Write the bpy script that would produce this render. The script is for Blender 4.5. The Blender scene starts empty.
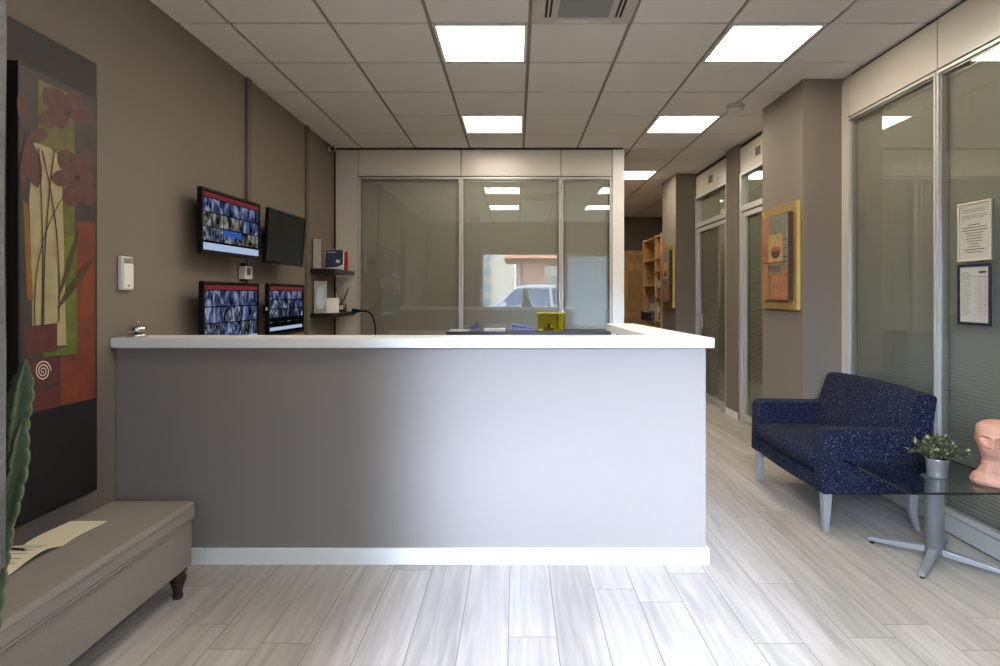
import bpy, bmesh, math, random
from mathutils import Matrix, Vector
random.seed(7)
PI = math.pi
SC = bpy.context.scene
COL = SC.collection

# ------------------------------------------------------------------ survey of the place
F, VX, VY = 587.0, 516.0, 294.0          # focal length and vanishing point of the photograph (1000 x 666)
HC = 1.36                                # eye height
ZC = HC + 1.62                           # ceiling
XL, XR = -2.02, 2.45                     # left wall, right glazed partition
YB = 6.5                                 # back glazed partition
def PX(px, d): return (px - VX) * d / F
def PZ(py, d): return HC + (VY - py) * d / F

# ------------------------------------------------------------------ helpers
def lin(c):
    out = []
    for v in c:
        v /= 255.0
        out.append(v / 12.92 if v <= 0.04045 else ((v + 0.055) / 1.055) ** 2.4)
    return out
MATS = {}
def N(nt, kind, **kw):
    n = nt.nodes.new(kind)
    for k, v in kw.items():
        setattr(n, k, v)
    return n
def mat(name, c, rough=0.6, metal=0.0, spec=0.5, bump=0.0, bscale=60.0, var=0.0, vscale=6.0, coat=0.0, emit=None, es=1.0, aniso=None):
    if name in MATS: return MATS[name]
    m = bpy.data.materials.new(name); m.use_nodes = True
    nt = m.node_tree; b = nt.nodes['Principled BSDF']
    col = (*lin(c), 1)
    b.inputs['Base Color'].default_value = col
    b.inputs['Roughness'].default_value = rough
    b.inputs['Metallic'].default_value = metal
    b.inputs['Specular IOR Level'].default_value = spec
    b.inputs['Coat Weight'].default_value = coat
    if emit:
        b.inputs['Emission Color'].default_value = (*lin(emit), 1)
        b.inputs['Emission Strength'].default_value = es
    tc = N(nt, 'ShaderNodeTexCoord')
    src = tc.outputs['Object']
    if aniso:
        mp = N(nt, 'ShaderNodeMapping'); mp.inputs['Scale'].default_value = aniso
        nt.links.new(src, mp.inputs[0]); src = mp.outputs[0]
    if var > 0:
        nz = N(nt, 'ShaderNodeTexNoise'); nz.inputs['Scale'].default_value = vscale; nz.inputs['Detail'].default_value = 4
        nt.links.new(src, nz.inputs['Vector'])
        mr = N(nt, 'ShaderNodeMapRange'); mr.inputs['From Min'].default_value = .3; mr.inputs['From Max'].default_value = .7
        mr.inputs['To Min'].default_value = 1 - var; mr.inputs['To Max'].default_value = 1 + var
        nt.links.new(nz.outputs['Fac'], mr.inputs['Value'])
        mx = N(nt, 'ShaderNodeVectorMath', operation='SCALE'); mx.inputs[0].default_value = col[:3]
        nt.links.new(mr.outputs[0], mx.inputs['Scale'])
        nt.links.new(mx.outputs[0], b.inputs['Base Color'])
    if bump > 0:
        nb = N(nt, 'ShaderNodeTexNoise'); nb.inputs['Scale'].default_value = bscale; nb.inputs['Detail'].default_value = 3
        nt.links.new(src, nb.inputs['Vector'])
        bp = N(nt, 'ShaderNodeBump'); bp.inputs['Strength'].default_value = bump; bp.inputs['Distance'].default_value = 0.01
        nt.links.new(nb.outputs['Fac'], bp.inputs['Height']); nt.links.new(bp.outputs[0], b.inputs['Normal'])
    MATS[name] = m
    return m

class MB:
    """collects shapes into one mesh; f maps (u, v, z) to the world"""
    def __init__(s, f=None):
        s.bm = bmesh.new(); s.mats = []; s.f = f
    def _m(s, m):
        if m not in s.mats: s.mats.append(m)
        return s.mats.index(m)
    def v(s, p):
        if s.f: p = s.f(*p)
        return s.bm.verts.new(p)
    def face(s, vs, m, smooth=False):
        try: fc = s.bm.faces.new(vs)
        except ValueError: return None
        fc.material_index = s._m(m); fc.smooth = smooth
        return fc
    def box(s, x0, x1, y0, y1, z0, z1, m):
        vs = [s.v((x, y, z)) for x in (x0, x1) for y in (y0, y1) for z in (z0, z1)]
        for q in ((0,1,3,2),(4,6,7,5),(0,4,5,1),(2,3,7,6),(0,2,6,4),(1,5,7,3)):
            s.face([vs[i] for i in q], m)
        return s
    def hexa(s, pts, m):
        vs = [s.v(p) for p in pts]   # bottom 4 (ccw), top 4
        for q in ((3,2,1,0),(4,5,6,7),(0,1,5,4),(1,2,6,5),(2,3,7,6),(3,0,4,7)):
            s.face([vs[i] for i in q], m)
        return s
    def poly(s, pts, m):
        s.face([s.v(p) for p in pts], m); return s
    def prism(s, pts, ax, a0, a1, m, smooth=False):
        """pts: outline in the two other axes (cyclic order kept), extruded along ax"""
        def mk(p, a):
            return {'x': (a, p[0], p[1]), 'y': (p[0], a, p[1]), 'z': (p[0], p[1], a)}[ax]
        A = [s.v(mk(p, a0)) for p in pts]; B = [s.v(mk(p, a1)) for p in pts]
        n = len(pts)
        s.face(A[::-1], m); s.face(B, m)
        for i in range(n):
            s.face([A[i], A[(i+1) % n], B[(i+1) % n], B[i]], m, smooth)
        return s
    def cyl(s, p0, p1, r0, r1, m, seg=24, caps=True, smooth=True):
        p0, p1 = Vector(p0), Vector(p1)
        d = (p1 - p0).normalized()
        a = d.orthogonal().normalized(); b = d.cross(a)
        A, B = [], []
        for i in range(seg):
            t = 2*PI*i/seg; o = a*math.cos(t) + b*math.sin(t)
            A.append(s.v(p0 + o*r0)); B.append(s.v(p1 + o*r1))
        for i in range(seg):
            s.face([A[i], A[(i+1) % seg], B[(i+1) % seg], B[i]], m, smooth)
        if caps: s.face(A[::-1], m); s.face(B, m)
        return s
    def lathe(s, prof, c, m, seg=32, smooth=True):
        rings = []
        for r, z in prof:
            if r < 1e-5: rings.append([s.v((c[0], c[1], c[2] + z))])
            else: rings.append([s.v((c[0] + r*math.cos(2*PI*i/seg), c[1] + r*math.sin(2*PI*i/seg), c[2] + z)) for i in range(seg)])
        for A, B in zip(rings, rings[1:]):
            for i in range(seg):
                j = (i+1) % seg
                if len(A) == 1 and len(B) == 1: continue
                if len(A) == 1: s.face([A[0], B[i], B[j]], m, smooth)
                elif len(B) == 1: s.face([A[i], A[j], B[0]], m, smooth)
                else: s.face([A[i], A[j], B[j], B[i]], m, smooth)
        if len(rings[0]) > 1: s.face(rings[0][::-1], m)
        if len(rings[-1]) > 1: s.face(rings[-1], m)
        return s
    def tube(s, pts, r, m, seg=10):
        pts = [Vector(p) for p in pts]; rings = []
        up = Vector((0, 0, 1)) if abs((pts[1]-pts[0]).normalized().z) < .9 else Vector((1, 0, 0))
        for i, p in enumerate(pts):
            d = (pts[min(i+1, len(pts)-1)] - pts[max(i-1, 0)]).normalized()
            a = d.cross(up).normalized(); b = d.cross(a); up = a.cross(d).normalized() if False else up
            rr = r[i] if isinstance(r, (list, tuple)) else r
            rings.append([s.v(p + a*math.cos(2*PI*k/seg)*rr + b*math.sin(2*PI*k/seg)*rr) for k in range(seg)])
        for A, B in zip(rings, rings[1:]):
            for k in range(seg): s.face([A[k], A[(k+1) % seg], B[(k+1) % seg], B[k]], m, True)
        s.face(rings[0][::-1], m); s.face(rings[-1], m)
        return s
    def build(s, name, parent=None, bevel=0, seg=2, sub=0, world=True, smooth=False):
        bmesh.ops.recalc_face_normals(s.bm, faces=s.bm.faces[:])
        me = bpy.data.meshes.new(name); s.bm.to_mesh(me); s.bm.free()
        for m in s.mats: me.materials.append(m)
        o = bpy.data.objects.new(name, me); COL.objects.link(o)
        if parent is not None:
            o.parent = parent
            if world: me.transform(WM[parent.name].inverted())
            WM[o.name] = WM[parent.name].copy()
        else: WM[o.name] = Matrix.Identity(4)
        if smooth:
            for p in me.polygons: p.use_smooth = True
        if bevel:
            for p in me.polygons: p.use_smooth = True
            b = o.modifiers.new('edge', 'BEVEL'); b.width = bevel; b.segments = seg; b.limit_method = 'ANGLE'
            b.angle_limit = math.radians(35); b.harden_normals = True
        if sub:
            b = o.modifiers.new('soft', 'SUBSURF'); b.levels = sub; b.render_levels = sub
            for p in me.polygons: p.use_smooth = True
        return o
WM = {}
def tag(o, label=None, cat=None, group=None, kind=None):
    if label: o['label'] = label
    if cat: o['category'] = cat
    if group: o['group'] = group
    if kind: o['kind'] = kind
    return o
def empty(name, loc, label, cat, group=None, mtx=None):
    o = bpy.data.objects.new(name, None); COL.objects.link(o)
    o.empty_display_size = .05
    M = mtx if mtx is not None else Matrix.Translation(loc)
    o.matrix_world = M; WM[o.name] = M.copy()
    return tag(o, label, cat, group)
def struct(o): return tag(o, kind='structure')
def sempty(name, loc, label=None):
    o = bpy.data.objects.new(name, None); COL.objects.link(o); o.location = loc; o.empty_display_size = .05
    WM[o.name] = Matrix.Translation(loc); o['kind'] = 'structure'
    if label: o['label'] = label
    return o

# ------------------------------------------------------------------ materials
TAUPE = mat('taupe_paint', (126, 115, 101), .75, bump=.04, bscale=220)
TAUPE2 = mat('taupe_counter_paint', (136, 126, 116), .7, bump=.03, bscale=220)
TAUPED = mat('taupe_trim', (108, 95, 82), .7)
TILE = mat('ceiling_tile', (246, 243, 239), .9, bump=.1, bscale=400)
GRID = mat('ceiling_grid', (150, 144, 136), .7)
WHITE = mat('white_laminate', (240, 238, 230), .35)
BASEW = mat('white_baseboard', (236, 233, 226), .4)
CREAM = mat('cream_partition_panel', (216, 208, 193), .27)
ALU = mat('brushed_aluminium', (186, 184, 176), .35, metal=.7)
ALUL = mat('pale_aluminium', (205, 203, 196), .4, metal=.35)
STEEL = mat('satin_steel', (186, 188, 192), .36, metal=.6)
CHROME = mat('chrome', (215, 213, 208), .08, metal=1)
DARK = mat('shadow_gap', (38, 35, 32), .8)
BLACK = mat('black_plastic', (12, 12, 13), .5, spec=.25)
BLACKM = mat('matt_black', (20, 19, 19), .6)
WPLAST = mat('white_plastic', (226, 222, 214), .35)
GPLAST = mat('grey_plastic', (150, 146, 140), .4)
BLIND = mat('blind_slat', (198, 195, 182), .6)
BLINDD = mat('door_blind_slat', (232, 236, 212), .55)
OAK = mat('oak', (190, 146, 90), .5, var=.14, vscale=5, aniso=(6, 6, .8))
OAKD = mat('oak_door', (168, 130, 82), .5, var=.14, vscale=5, aniso=(6, 6, .8))
OUTW = mat('outer_wall', (150, 140, 128), .9)
OFFICE = mat('office_wall', (128, 120, 108), .9)

def m_glass(name, tint, base, gain, rough=0.0):
    m = bpy.data.materials.new(name); m.use_nodes = True; nt = m.node_tree
    for n in list(nt.nodes): nt.nodes.remove(n)
    out = N(nt, 'ShaderNodeOutputMaterial'); mix = N(nt, 'ShaderNodeMixShader')
    tr = N(nt, 'ShaderNodeBsdfTransparent'); tr.inputs[0].default_value = (*tint, 1)
    gl = N(nt, 'ShaderNodeBsdfGlossy'); gl.inputs['Roughness'].default_value = rough; gl.inputs[0].default_value = (1, 1, 1, 1)
    ge = N(nt, 'ShaderNodeNewGeometry'); dp = N(nt, 'ShaderNodeVectorMath', operation='DOT_PRODUCT')
    nt.links.new(ge.outputs['Incoming'], dp.inputs[0]); nt.links.new(ge.outputs['Normal'], dp.inputs[1])
    def mm(op, x, y=None):
        n = N(nt, 'ShaderNodeMath', operation=op); n.use_clamp = op == 'MULTIPLY_ADD'
        for i, q in enumerate((x, y)):
            if q is None: continue
            if isinstance(q, (int, float)): n.inputs[i].default_value = q
            else: nt.links.new(q, n.inputs[i])
        return n
    c5 = mm('POWER', mm('SUBTRACT', 1.0, mm('ABSOLUTE', dp.outputs['Value']).outputs[0]).outputs[0], 5.0)
    ma = mm('MULTIPLY_ADD', c5.outputs[0], .85); ma.inputs[2].default_value = base + .04*gain
    nt.links.new(ma.outputs[0], mix.inputs[0])
    nt.links.new(tr.outputs[0], mix.inputs[1]); nt.links.new(gl.outputs[0], mix.inputs[2]); nt.links.new(mix.outputs[0], out.inputs[0])
    return m
GLASS = m_glass('partition_glass', (.94, .95, .925), .03, 1.7)
CLEAR = m_glass('clear_glass', (.95, .96, .96), .0, 1.0)
TABLEGLASS = m_glass('smoked_table_glass', (.84, .88, .87), .0, 1.6)
HOLDER = m_glass('acrylic', (.95, .95, .93), .02, 1.2)
YBOX = m_glass('yellow_acrylic', (.93, .91, .5), .02, 1.0)

def m_floor():
    m = bpy.data.materials.new('grey_oak_planks'); m.use_nodes = True; nt = m.node_tree; b = nt.nodes['Principled BSDF']; L = nt.links.new
    tc = N(nt, 'ShaderNodeTexCoord')
    mp = N(nt, 'ShaderNodeMapping'); mp.inputs['Rotation'].default_value = (0, 0, PI/2); mp.inputs['Location'].default_value = (.35, .03, 0)
    L(tc.outputs['Object'], mp.inputs[0])
    br = N(nt, 'ShaderNodeTexBrick'); br.offset = 0.0; br.offset_frequency = 2
    # every row of planks gets its own random shift along its length
    sp = N(nt, 'ShaderNodeSeparateXYZ'); L(mp.outputs[0], sp.inputs[0])
    rw = N(nt, 'ShaderNodeMath', operation='DIVIDE'); rw.inputs[1].default_value = .192; L(sp.outputs['Y'], rw.inputs[0])
    fl = N(nt, 'ShaderNodeMath', operation='FLOOR'); L(rw.outputs[0], fl.inputs[0])
    wn = N(nt, 'ShaderNodeTexWhiteNoise', noise_dimensions='1D'); L(fl.outputs[0], wn.inputs['W'])
    ax = N(nt, 'ShaderNodeMath', operation='MULTIPLY_ADD'); ax.inputs[1].default_value = 1.25; L(wn.outputs['Value'], ax.inputs[0]); L(sp.outputs['X'], ax.inputs[2])
    cb = N(nt, 'ShaderNodeCombineXYZ'); L(ax.outputs[0], cb.inputs['X']); L(sp.outputs['Y'], cb.inputs['Y'])
    br.inputs['Color1'].default_value = (*lin((193, 184, 172)), 1); br.inputs['Color2'].default_value = (*lin((176, 167, 154)), 1)
    br.inputs['Mortar'].default_value = (*lin((118, 110, 100)), 1)
    br.inputs['Scale'].default_value = 1; br.inputs['Mortar Size'].default_value = .0018; br.inputs['Mortar Smooth'].default_value = .3
    br.inputs['Brick Width'].default_value = 1.25; br.inputs['Row Height'].default_value = .192; br.inputs['Bias'].default_value = 0
    L(cb.outputs[0], br.inputs['Vector'])
    # grain runs along the planks; a per-plank shift comes from the brick colour
    m2 = N(nt, 'ShaderNodeMapping'); m2.inputs['Scale'].default_value = (26, 1.6, 1); L(tc.outputs['Object'], m2.inputs[0])
    sh = N(nt, 'ShaderNodeVectorMath', operation='MULTIPLY_ADD'); sh.inputs[1].default_value = (70, 40, 0)
    L(br.outputs['Color'], sh.inputs[0]); L(m2.outputs[0], sh.inputs[2])
    nz = N(nt, 'ShaderNodeTexNoise'); nz.inputs['Scale'].default_value = 1; nz.inputs['Detail'].default_value = 6; nz.inputs['Distortion'].default_value = .8
    L(sh.outputs[0], nz.inputs['Vector'])
    m3 = N(nt, 'ShaderNodeMapping'); m3.inputs['Scale'].default_value = (5, .7, 1); L(tc.outputs['Object'], m3.inputs[0])
    n2 = N(nt, 'ShaderNodeTexNoise'); n2.inputs['Scale'].default_value = 1; n2.inputs['Detail'].default_value = 3; L(m3.outputs[0], n2.inputs['Vector'])
    ad = N(nt, 'ShaderNodeMath', operation='MULTIPLY_ADD'); ad.inputs[1].default_value = .5; L(n2.outputs['Fac'], ad.inputs[0]); L(nz.outputs['Fac'], ad.inputs[2])
    mr = N(nt, 'ShaderNodeMapRange'); mr.inputs['From Min'].default_value = .45; mr.inputs['From Max'].default_value = 1.05
    mr.inputs['To Min'].default_value = .66; mr.inputs['To Max'].default_value = 1.2
    L(ad.outputs[0], mr.inputs['Value'])
    sc = N(nt, 'ShaderNodeVectorMath', operation='SCALE'); L(br.outputs['Color'], sc.inputs[0]); L(mr.outputs[0], sc.inputs['Scale'])
    L(sc.outputs[0], b.inputs['Base Color'])
    b.inputs['Roughness'].default_value = .42
    bp = N(nt, 'ShaderNodeBump'); bp.inputs['Strength'].default_value = .12; bp.inputs['Distance'].default_value = .002
    L(nz.outputs['Fac'], bp.inputs['Height']); L(bp.outputs[0], b.inputs['Normal'])
    return m
FLOOR = m_floor()

def m_speckle():
    m = bpy.data.materials.new('navy_speckled_fabric'); m.use_nodes = True; nt = m.node_tree; b = nt.nodes['Principled BSDF']; L = nt.links.new
    tc = N(nt, 'ShaderNodeTexCoord')
    nz = N(nt, 'ShaderNodeTexNoise'); nz.inputs['Scale'].default_value = 130; nz.inputs['Detail'].default_value = 2; nz.inputs['Roughness'].default_value = .6
    L(tc.outputs['Object'], nz.inputs['Vector'])
    cr = N(nt, 'ShaderNodeValToRGB')
    e = cr.color_ramp.elements
    e[0].position = .35; e[0].color = (*lin((17, 20, 36)), 1)
    e[1].position = .60; e[1].color = (*lin((27, 31, 52)), 1)
    x = cr.color_ramp.elements.new(.66); x.color = (*lin((92, 100, 128)), 1)
    L(nz.outputs['Fac'], cr.inputs[0]); L(cr.outputs[0], b.inputs['Base Color'])
    b.inputs['Roughness'].default_value = .95; b.inputs['Specular IOR Level'].default_value = .2
    n2 = N(nt, 'ShaderNodeTexNoise'); n2.inputs['Scale'].default_value = 260; L(tc.outputs['Object'], n2.inputs['Vector'])
    bp = N(nt, 'ShaderNodeBump'); bp.inputs['Strength'].default_value = .5; bp.inputs['Distance'].default_value = .004
    L(n2.outputs['Fac'], bp.inputs['Height']); L(bp.outputs[0], b.inputs['Normal'])
    return m
NAVY = m_speckle()

def m_feed(name, scale, seed, tint, strength):
    m = bpy.data.materials.new(name); m.use_nodes = True; nt = m.node_tree; L = nt.links.new
    for n in list(nt.nodes): nt.nodes.remove(n)
    out = N(nt, 'ShaderNodeOutputMaterial'); em = N(nt, 'ShaderNodeEmission'); em.inputs['Strength'].default_value = strength
    tc = N(nt, 'ShaderNodeTexCoord'); mp = N(nt, 'ShaderNodeMapping'); mp.inputs['Location'].default_value = (seed*3.1, seed*1.7, seed*2.3)
    mp.inputs['Scale'].default_value = (1, 1, .6)
    L(tc.outputs['Object'], mp.inputs[0])
    nz = N(nt, 'ShaderNodeTexNoise'); nz.inputs['Scale'].default_value = scale; nz.inputs['Detail'].default_value = 3; nz.inputs['Distortion'].default_value = 1.2
    L(mp.outputs[0], nz.inputs['Vector'])
    cr = N(nt, 'ShaderNodeValToRGB'); e = cr.color_ramp.elements
    e[0].position = .36; e[0].color = (*lin((14, 17, 26)), 1)
    e[1].position = .70; e[1].color = (*lin((176, 188, 210)), 1)
    x = e.new(.52); x.color = (*lin(tint), 1)
    L(nz.outputs['Fac'], cr.inputs[0]); L(cr.outputs[0], em.inputs[0]); L(em.outputs[0], out.inputs[0])
    return m
FEEDS = [m_feed('camera_feed_blue', 16, 1, (74, 88, 128), .75), m_feed('camera_feed_grey', 22, 2, (82, 90, 108), .75),
         m_feed('camera_feed_night', 13, 3, (52, 60, 88), .7), m_feed('camera_feed_olive', 14, 4, (104, 100, 84), .7)]
def m_emit(name, c, s):
    m = bpy.data.materials.new(name); m.use_nodes = True; nt = m.node_tree
    for n in list(nt.nodes): nt.nodes.remove(n)
    out = N(nt, 'ShaderNodeOutputMaterial'); em = N(nt, 'ShaderNodeEmission')
    em.inputs[0].default_value = (*lin(c), 1); em.inputs[1].default_value = s
    nt.links.new(em.outputs[0], out.inputs[0]); return m
SRED = m_emit('screen_red_bar', (126, 50, 54), .7)
SPALE = m_emit('screen_task_bar', (178, 196, 226), .85)
SBLACK = m_emit('screen_black', (12, 13, 17), .6)
SBLUE = m_emit('screen_blue', (54, 92, 178), .8)
PANEL = m_emit('lamp_diffuser', (255, 243, 226), 20.5)

# ------------------------------------------------------------------ floor, ceiling, shell
struct(MB().box(-2.3, 5.6, -.45, 12.7, -.12, 0, FLOOR).build('floor'))
cx = lambda c: .083 + .6*c
ry = lambda r: 3.514 + .6*r
LIGHTS = [(-1, -3), (-1, 0), (-1, 3), (2, -3), (2, 0), (2, 3), (2, 7), (2, 11)]
AC = (0, -1)
mb = MB()
for c in range(-4, 10):
    for r in range(-7, 16):
        if (c, r) in LIGHTS or (c, r) == AC: continue
        x0, x1 = max(cx(c) + .012, XL), min(cx(c+1) - .012, 5.5)
        y0, y1 = max(ry(r) + .012, -.25), min(ry(r+1) - .012, 12.4)
        if x1 - x0 < .02 or y1 - y0 < .02: continue
        mb.box(x0, x1, y0, y1, ZC, ZC + .012, TILE)
mb.box(-2.3, 5.6, -.45, 12.7, ZC + .014, ZC + .2, GRID)
struct(mb.build('ceiling'))
struct(MB().box(-2.3, XL, -.45, 12.7, 0, ZC + .013, TAUPE).build('wall_left'))
struct(MB().box(XL, 5.6, 12.4, 12.7, 0, ZC + .013, TAUPE).build('wall_back'))
struct(MB().box(5.5, 5.6, -.25, 12.4, 0, ZC + .013, OFFICE).build('wall_right'))
mb = MB()
WX0, WX1, WZ0, WZ1 = -.80, .98, .84, 2.30          # shop window behind the viewer
DX0, DX1 = 1.10, 2.12                              # shop door behind the viewer
mb.box(XL, WX0, -.45, -.25, 0, ZC + .013, TAUPE)
mb.box(WX0, WX1, -.45, -.25, 0, WZ0, TAUPE).box(WX0, DX1, -.45, -.25, WZ1, ZC + .013, TAUPE)
mb.box(WX1, DX0, -.45, -.25, 0, WZ1, TAUPE).box(DX1, 5.5, -.45, -.25, 0, ZC + .013, TAUPE)
struct(mb.build('wall_front'))
w = sempty('window_1', (.09, -.35, WZ0))
mb = MB()
mb.box(WX0, WX0+.05, -.38, -.32, WZ0, WZ1, ALU).box(WX1-.05, WX1, -.38, -.32, WZ0, WZ1, ALU)
mb.box(WX0, WX1, -.38, -.32, WZ0, WZ0+.05, ALU).box(WX0, WX1, -.38, -.32, WZ1-.05, WZ1, ALU)
mb.build('window_frame', w)
MB().box(WX0+.05, WX1-.05, -.353, -.347, WZ0+.05, WZ1-.05, CLEAR).build('glass_pane', w)
MB().box(WX0-.03, WX1+.03, -.25, -.16, WZ0-.03, WZ0, WHITE).build('window_sill', w)
d = sempty('door_1', (1.61, -.35, 0))
mb = MB()
mb.box(DX0, DX0+.06, -.38, -.32, 0, WZ1, ALU).box(DX1-.06, DX1, -.38, -.32, 0, WZ1, ALU)
mb.box(DX0+.06, DX1-.06, -.38, -.32, 0, .1, ALU).box(DX0+.06, DX1-.06, -.38, -.32, WZ1-.08, WZ1, ALU)
mb.build('door_frame', d)
m = bpy.data.materials.new('frosted_glass'); m.use_nodes = True; nt = m.node_tree
for n in list(nt.nodes): nt.nodes.remove(n)
o_ = N(nt, 'ShaderNodeOutputMaterial'); mx = N(nt, 'ShaderNodeMixShader'); mx.inputs[0].default_value = .8
a_ = N(nt, 'ShaderNodeBsdfTransparent'); a_.inputs[0].default_value = (.34, .38, .38, 1); b_ = N(nt, 'ShaderNodeBsdfTranslucent'); b_.inputs[0].default_value = (.26, .28, .28, 1)
nt.links.new(a_.outputs[0], mx.inputs[1]); nt.links.new(b_.outputs[0], mx.inputs[2]); nt.links.new(mx.outputs[0], o_.inputs[0])
MB().box(DX0+.06, DX1-.06, -.353, -.347, .1, WZ1-.08, m).build('frosted_pane', d)
MB().cyl((DX0+.12, -.29, .9), (DX0+.12, -.29, 1.3), .012, .012, STEEL, 12).cyl((DX0+.12, -.32, .95), (DX0+.12, -.28, .95), .008, .008, STEEL, 8).cyl((DX0+.12, -.32, 1.25), (DX0+.12, -.28, 1.25), .008, .008, STEEL, 8).build('door_handle', d)

# vertical trims on the left wall
for i, (px) in enumerate((247, 306)):
    dd = -XL*F/(VX-px)
    struct(MB().box(XL, XL+.022, dd-.035, dd+.035, 0, ZC-.004, TAUPED).build('trim_%d' % (i+1), bevel=.004))
# column on the right, far pillar, pier between the doors, wall pieces
YC = 4.42
struct(MB().box(2.16, 2.62, YC, 5.15, 0, ZC, TAUPE).build('wall_column', bevel=.004))
struct(MB().box(2.15, 2.62, 7.9, 8.62, 0, ZC, TAUPE).build('wall_pillar', bevel=.004))
struct(MB().box(2.395, 2.62, 6.34, 6.69, 0, ZC, TAUPE).build('wall_pier', bevel=.003))
struct(MB().box(2.50, 2.62, 8.62, 9.95, 0, ZC, TAUPE).build('wall_alcove'))
struct(MB().box(2.383, 2.395, 6.335, 6.685, 0, .075, BASEW).build('baseboard_pier', bevel=.003))
struct(MB().box(2.148, 2.16, YC-.012, 5.15, 0, .075, BASEW).build('baseboard_column', bevel=.003))
struct(MB().box(2.14, 2.15, 7.89, 8.62, 0, .075, BASEW).build('baseboard_pillar', bevel=.003))
struct(MB().box(1.10, 1.19, YB+.08, 12.4, 0, ZC, TAUPE).build('wall_corridor'))
struct(MB().box(XL, XL+.012, 3.3, 6.44, 0, .075, BASEW).build('baseboard_left', bevel=.003))

# ------------------------------------------------------------------ glazed partitions
def slats(mb, u0, u1, v, z0, z1, pitch, w, ang, m):
    z = z0
    c, s_ = math.cos(ang)*w/2, math.sin(ang)*w/2
    while z < z1:
        a = [mb.v((u0, v - c, z - s_)), mb.v((u1, v - c, z - s_)), mb.v((u1, v, z + .002)), mb.v((u0, v, z + .002)), mb.v((u1, v + c, z + s_)), mb.v((u0, v + c, z + s_))]
        mb.face([a[0], a[1], a[2], a[3]], m, True); mb.face([a[3], a[2], a[4], a[5]], m, True)
        z += pitch
fB = lambda u, v, z: (u, YB - v, z)
fR = lambda u, v, z: (XR - v, u, z)
ZH, ZT = PZ(177, YB), ZC - .022
def bay(name, f, u0, u1, loc, zb=.115, ang=1.25, label=None):
    w = sempty(name, loc, label)
    g = .004
    MB(f).box(u0+g, u1-g, -.05, 0, ZH+.012, ZT, CREAM).build('header_panel', w, bevel=.003)
    mb = MB(f)
    fw = .02
    mb.box(u0+g, u0+fw, -.05, .008, zb, ZH, ALUL).box(u1-fw, u1-g, -.05, .008, zb, ZH, ALUL)
    mb.box(u0+fw, u1-fw, -.05, .008, ZH-.02, ZH, ALUL).box(u0+fw, u1-fw, -.05, .008, zb, zb+.03, ALUL)
    # inner bead, a step back
    be = .007
    mb.box(u0+fw, u0+fw+be, -.05, -.006, zb+.03, ZH-.02, ALU).box(u1-fw-be, u1-fw, -.05, -.006, zb+.03, ZH-.02, ALU)
    mb.box(u0+fw+be, u1-fw-be, -.05, -.006, ZH-.03, ZH-.02, ALU).box(u0+fw+be, u1-fw-be, -.05, -.006, zb+.03, zb+.04, ALU)
    mb.build('frame', w, bevel=.002)
    MB(f).box(u0+fw+be, u1-fw-be, -.016, -.010, zb+.04, ZH-.03, GLASS).build('glass_pane', w)
    mb = MB(f)
    slats(mb, u0+.03, u1-.03, -.05, zb+.045, ZH-.05, .021, .025, ang, BLIND)
    mb.box(u0+.03, u1-.03, -.062, -.036, ZH-.05, ZH-.031, ALU)
    for q in (.2, .5, .8):
        uu = u0 + (u1-u0)*q
        mb.box(uu-.001, uu+.001, -.0365, -.0355, zb+.05, ZH-.05, BLIND)
    mb.build('blind', w)
    MB(f).box(u0+g, u1-g, -.06, .008, .012, zb-.004, ALUL).build('kick_rail', w, bevel=.003)
    MB(f).box(u0, u1, -.055, -.01, 0, .012, DARK).box(u0, u1, -.049, -.012, ZH, ZH+.012, DARK).box(u0, u1, -.05, -.02, ZT, ZC, DARK).build('shadow_gap', w)
    return w
UB = [PX(p, YB) for p in (358, 461, 561, 612, 624)]
bay('window_2', fB, UB[0], UB[1], (-1.2, YB, 0), label='left bay of the back glazed partition')
bay('window_3', fB, UB[1], UB[2], (0, YB, 0), label='middle bay of the back glazed partition')
bay('window_4', fB, UB[2], UB[3], (.8, YB, 0), label='narrow right bay of the back glazed partition')
struct(MB().box(XL+.022, UB[0], YB, YB+.06, 0, ZT, CREAM).build('trim_3', bevel=.004))
struct(MB().box(UB[3]+.003, UB[4], YB-.012, YB+.12, 0, ZT, WHITE).build('trim_4', bevel=.004))
struct(MB().box(XL, UB[4]-.01, YB+.015, YB+.05, ZT, ZC, DARK).box(XL+.001, XL+.021, YB+.02, YB+.05, 0, ZT, DARK).build('trim_5'))  # dark strips colour in the shade of the top and corner gaps
bay('window_5', fR, 3.415, 4.33, (XR, 3.9, 0), ang=1.08, label='far bay of the right glazed partition, behind the sofa')
bay('window_6', fR, 2.42, 3.415, (XR, 2.9, 0), ang=1.08, label='near bay of the right glazed partition, with the notices')
bay('window_7', fR, 1.42, 2.42, (XR, 1.9, 0))
bay('window_8', fR, .42, 1.42, (XR, .9, 0))
struct(MB().box(XR-.0, XR+.06, 4.334, YC-.002, 0, ZT, CREAM).build('trim_6', bevel=.003))
struct(MB().box(XR, XR+.06, -.25, .42, 0, ZC, TAUPE).build('wall_right_end'))

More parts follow.
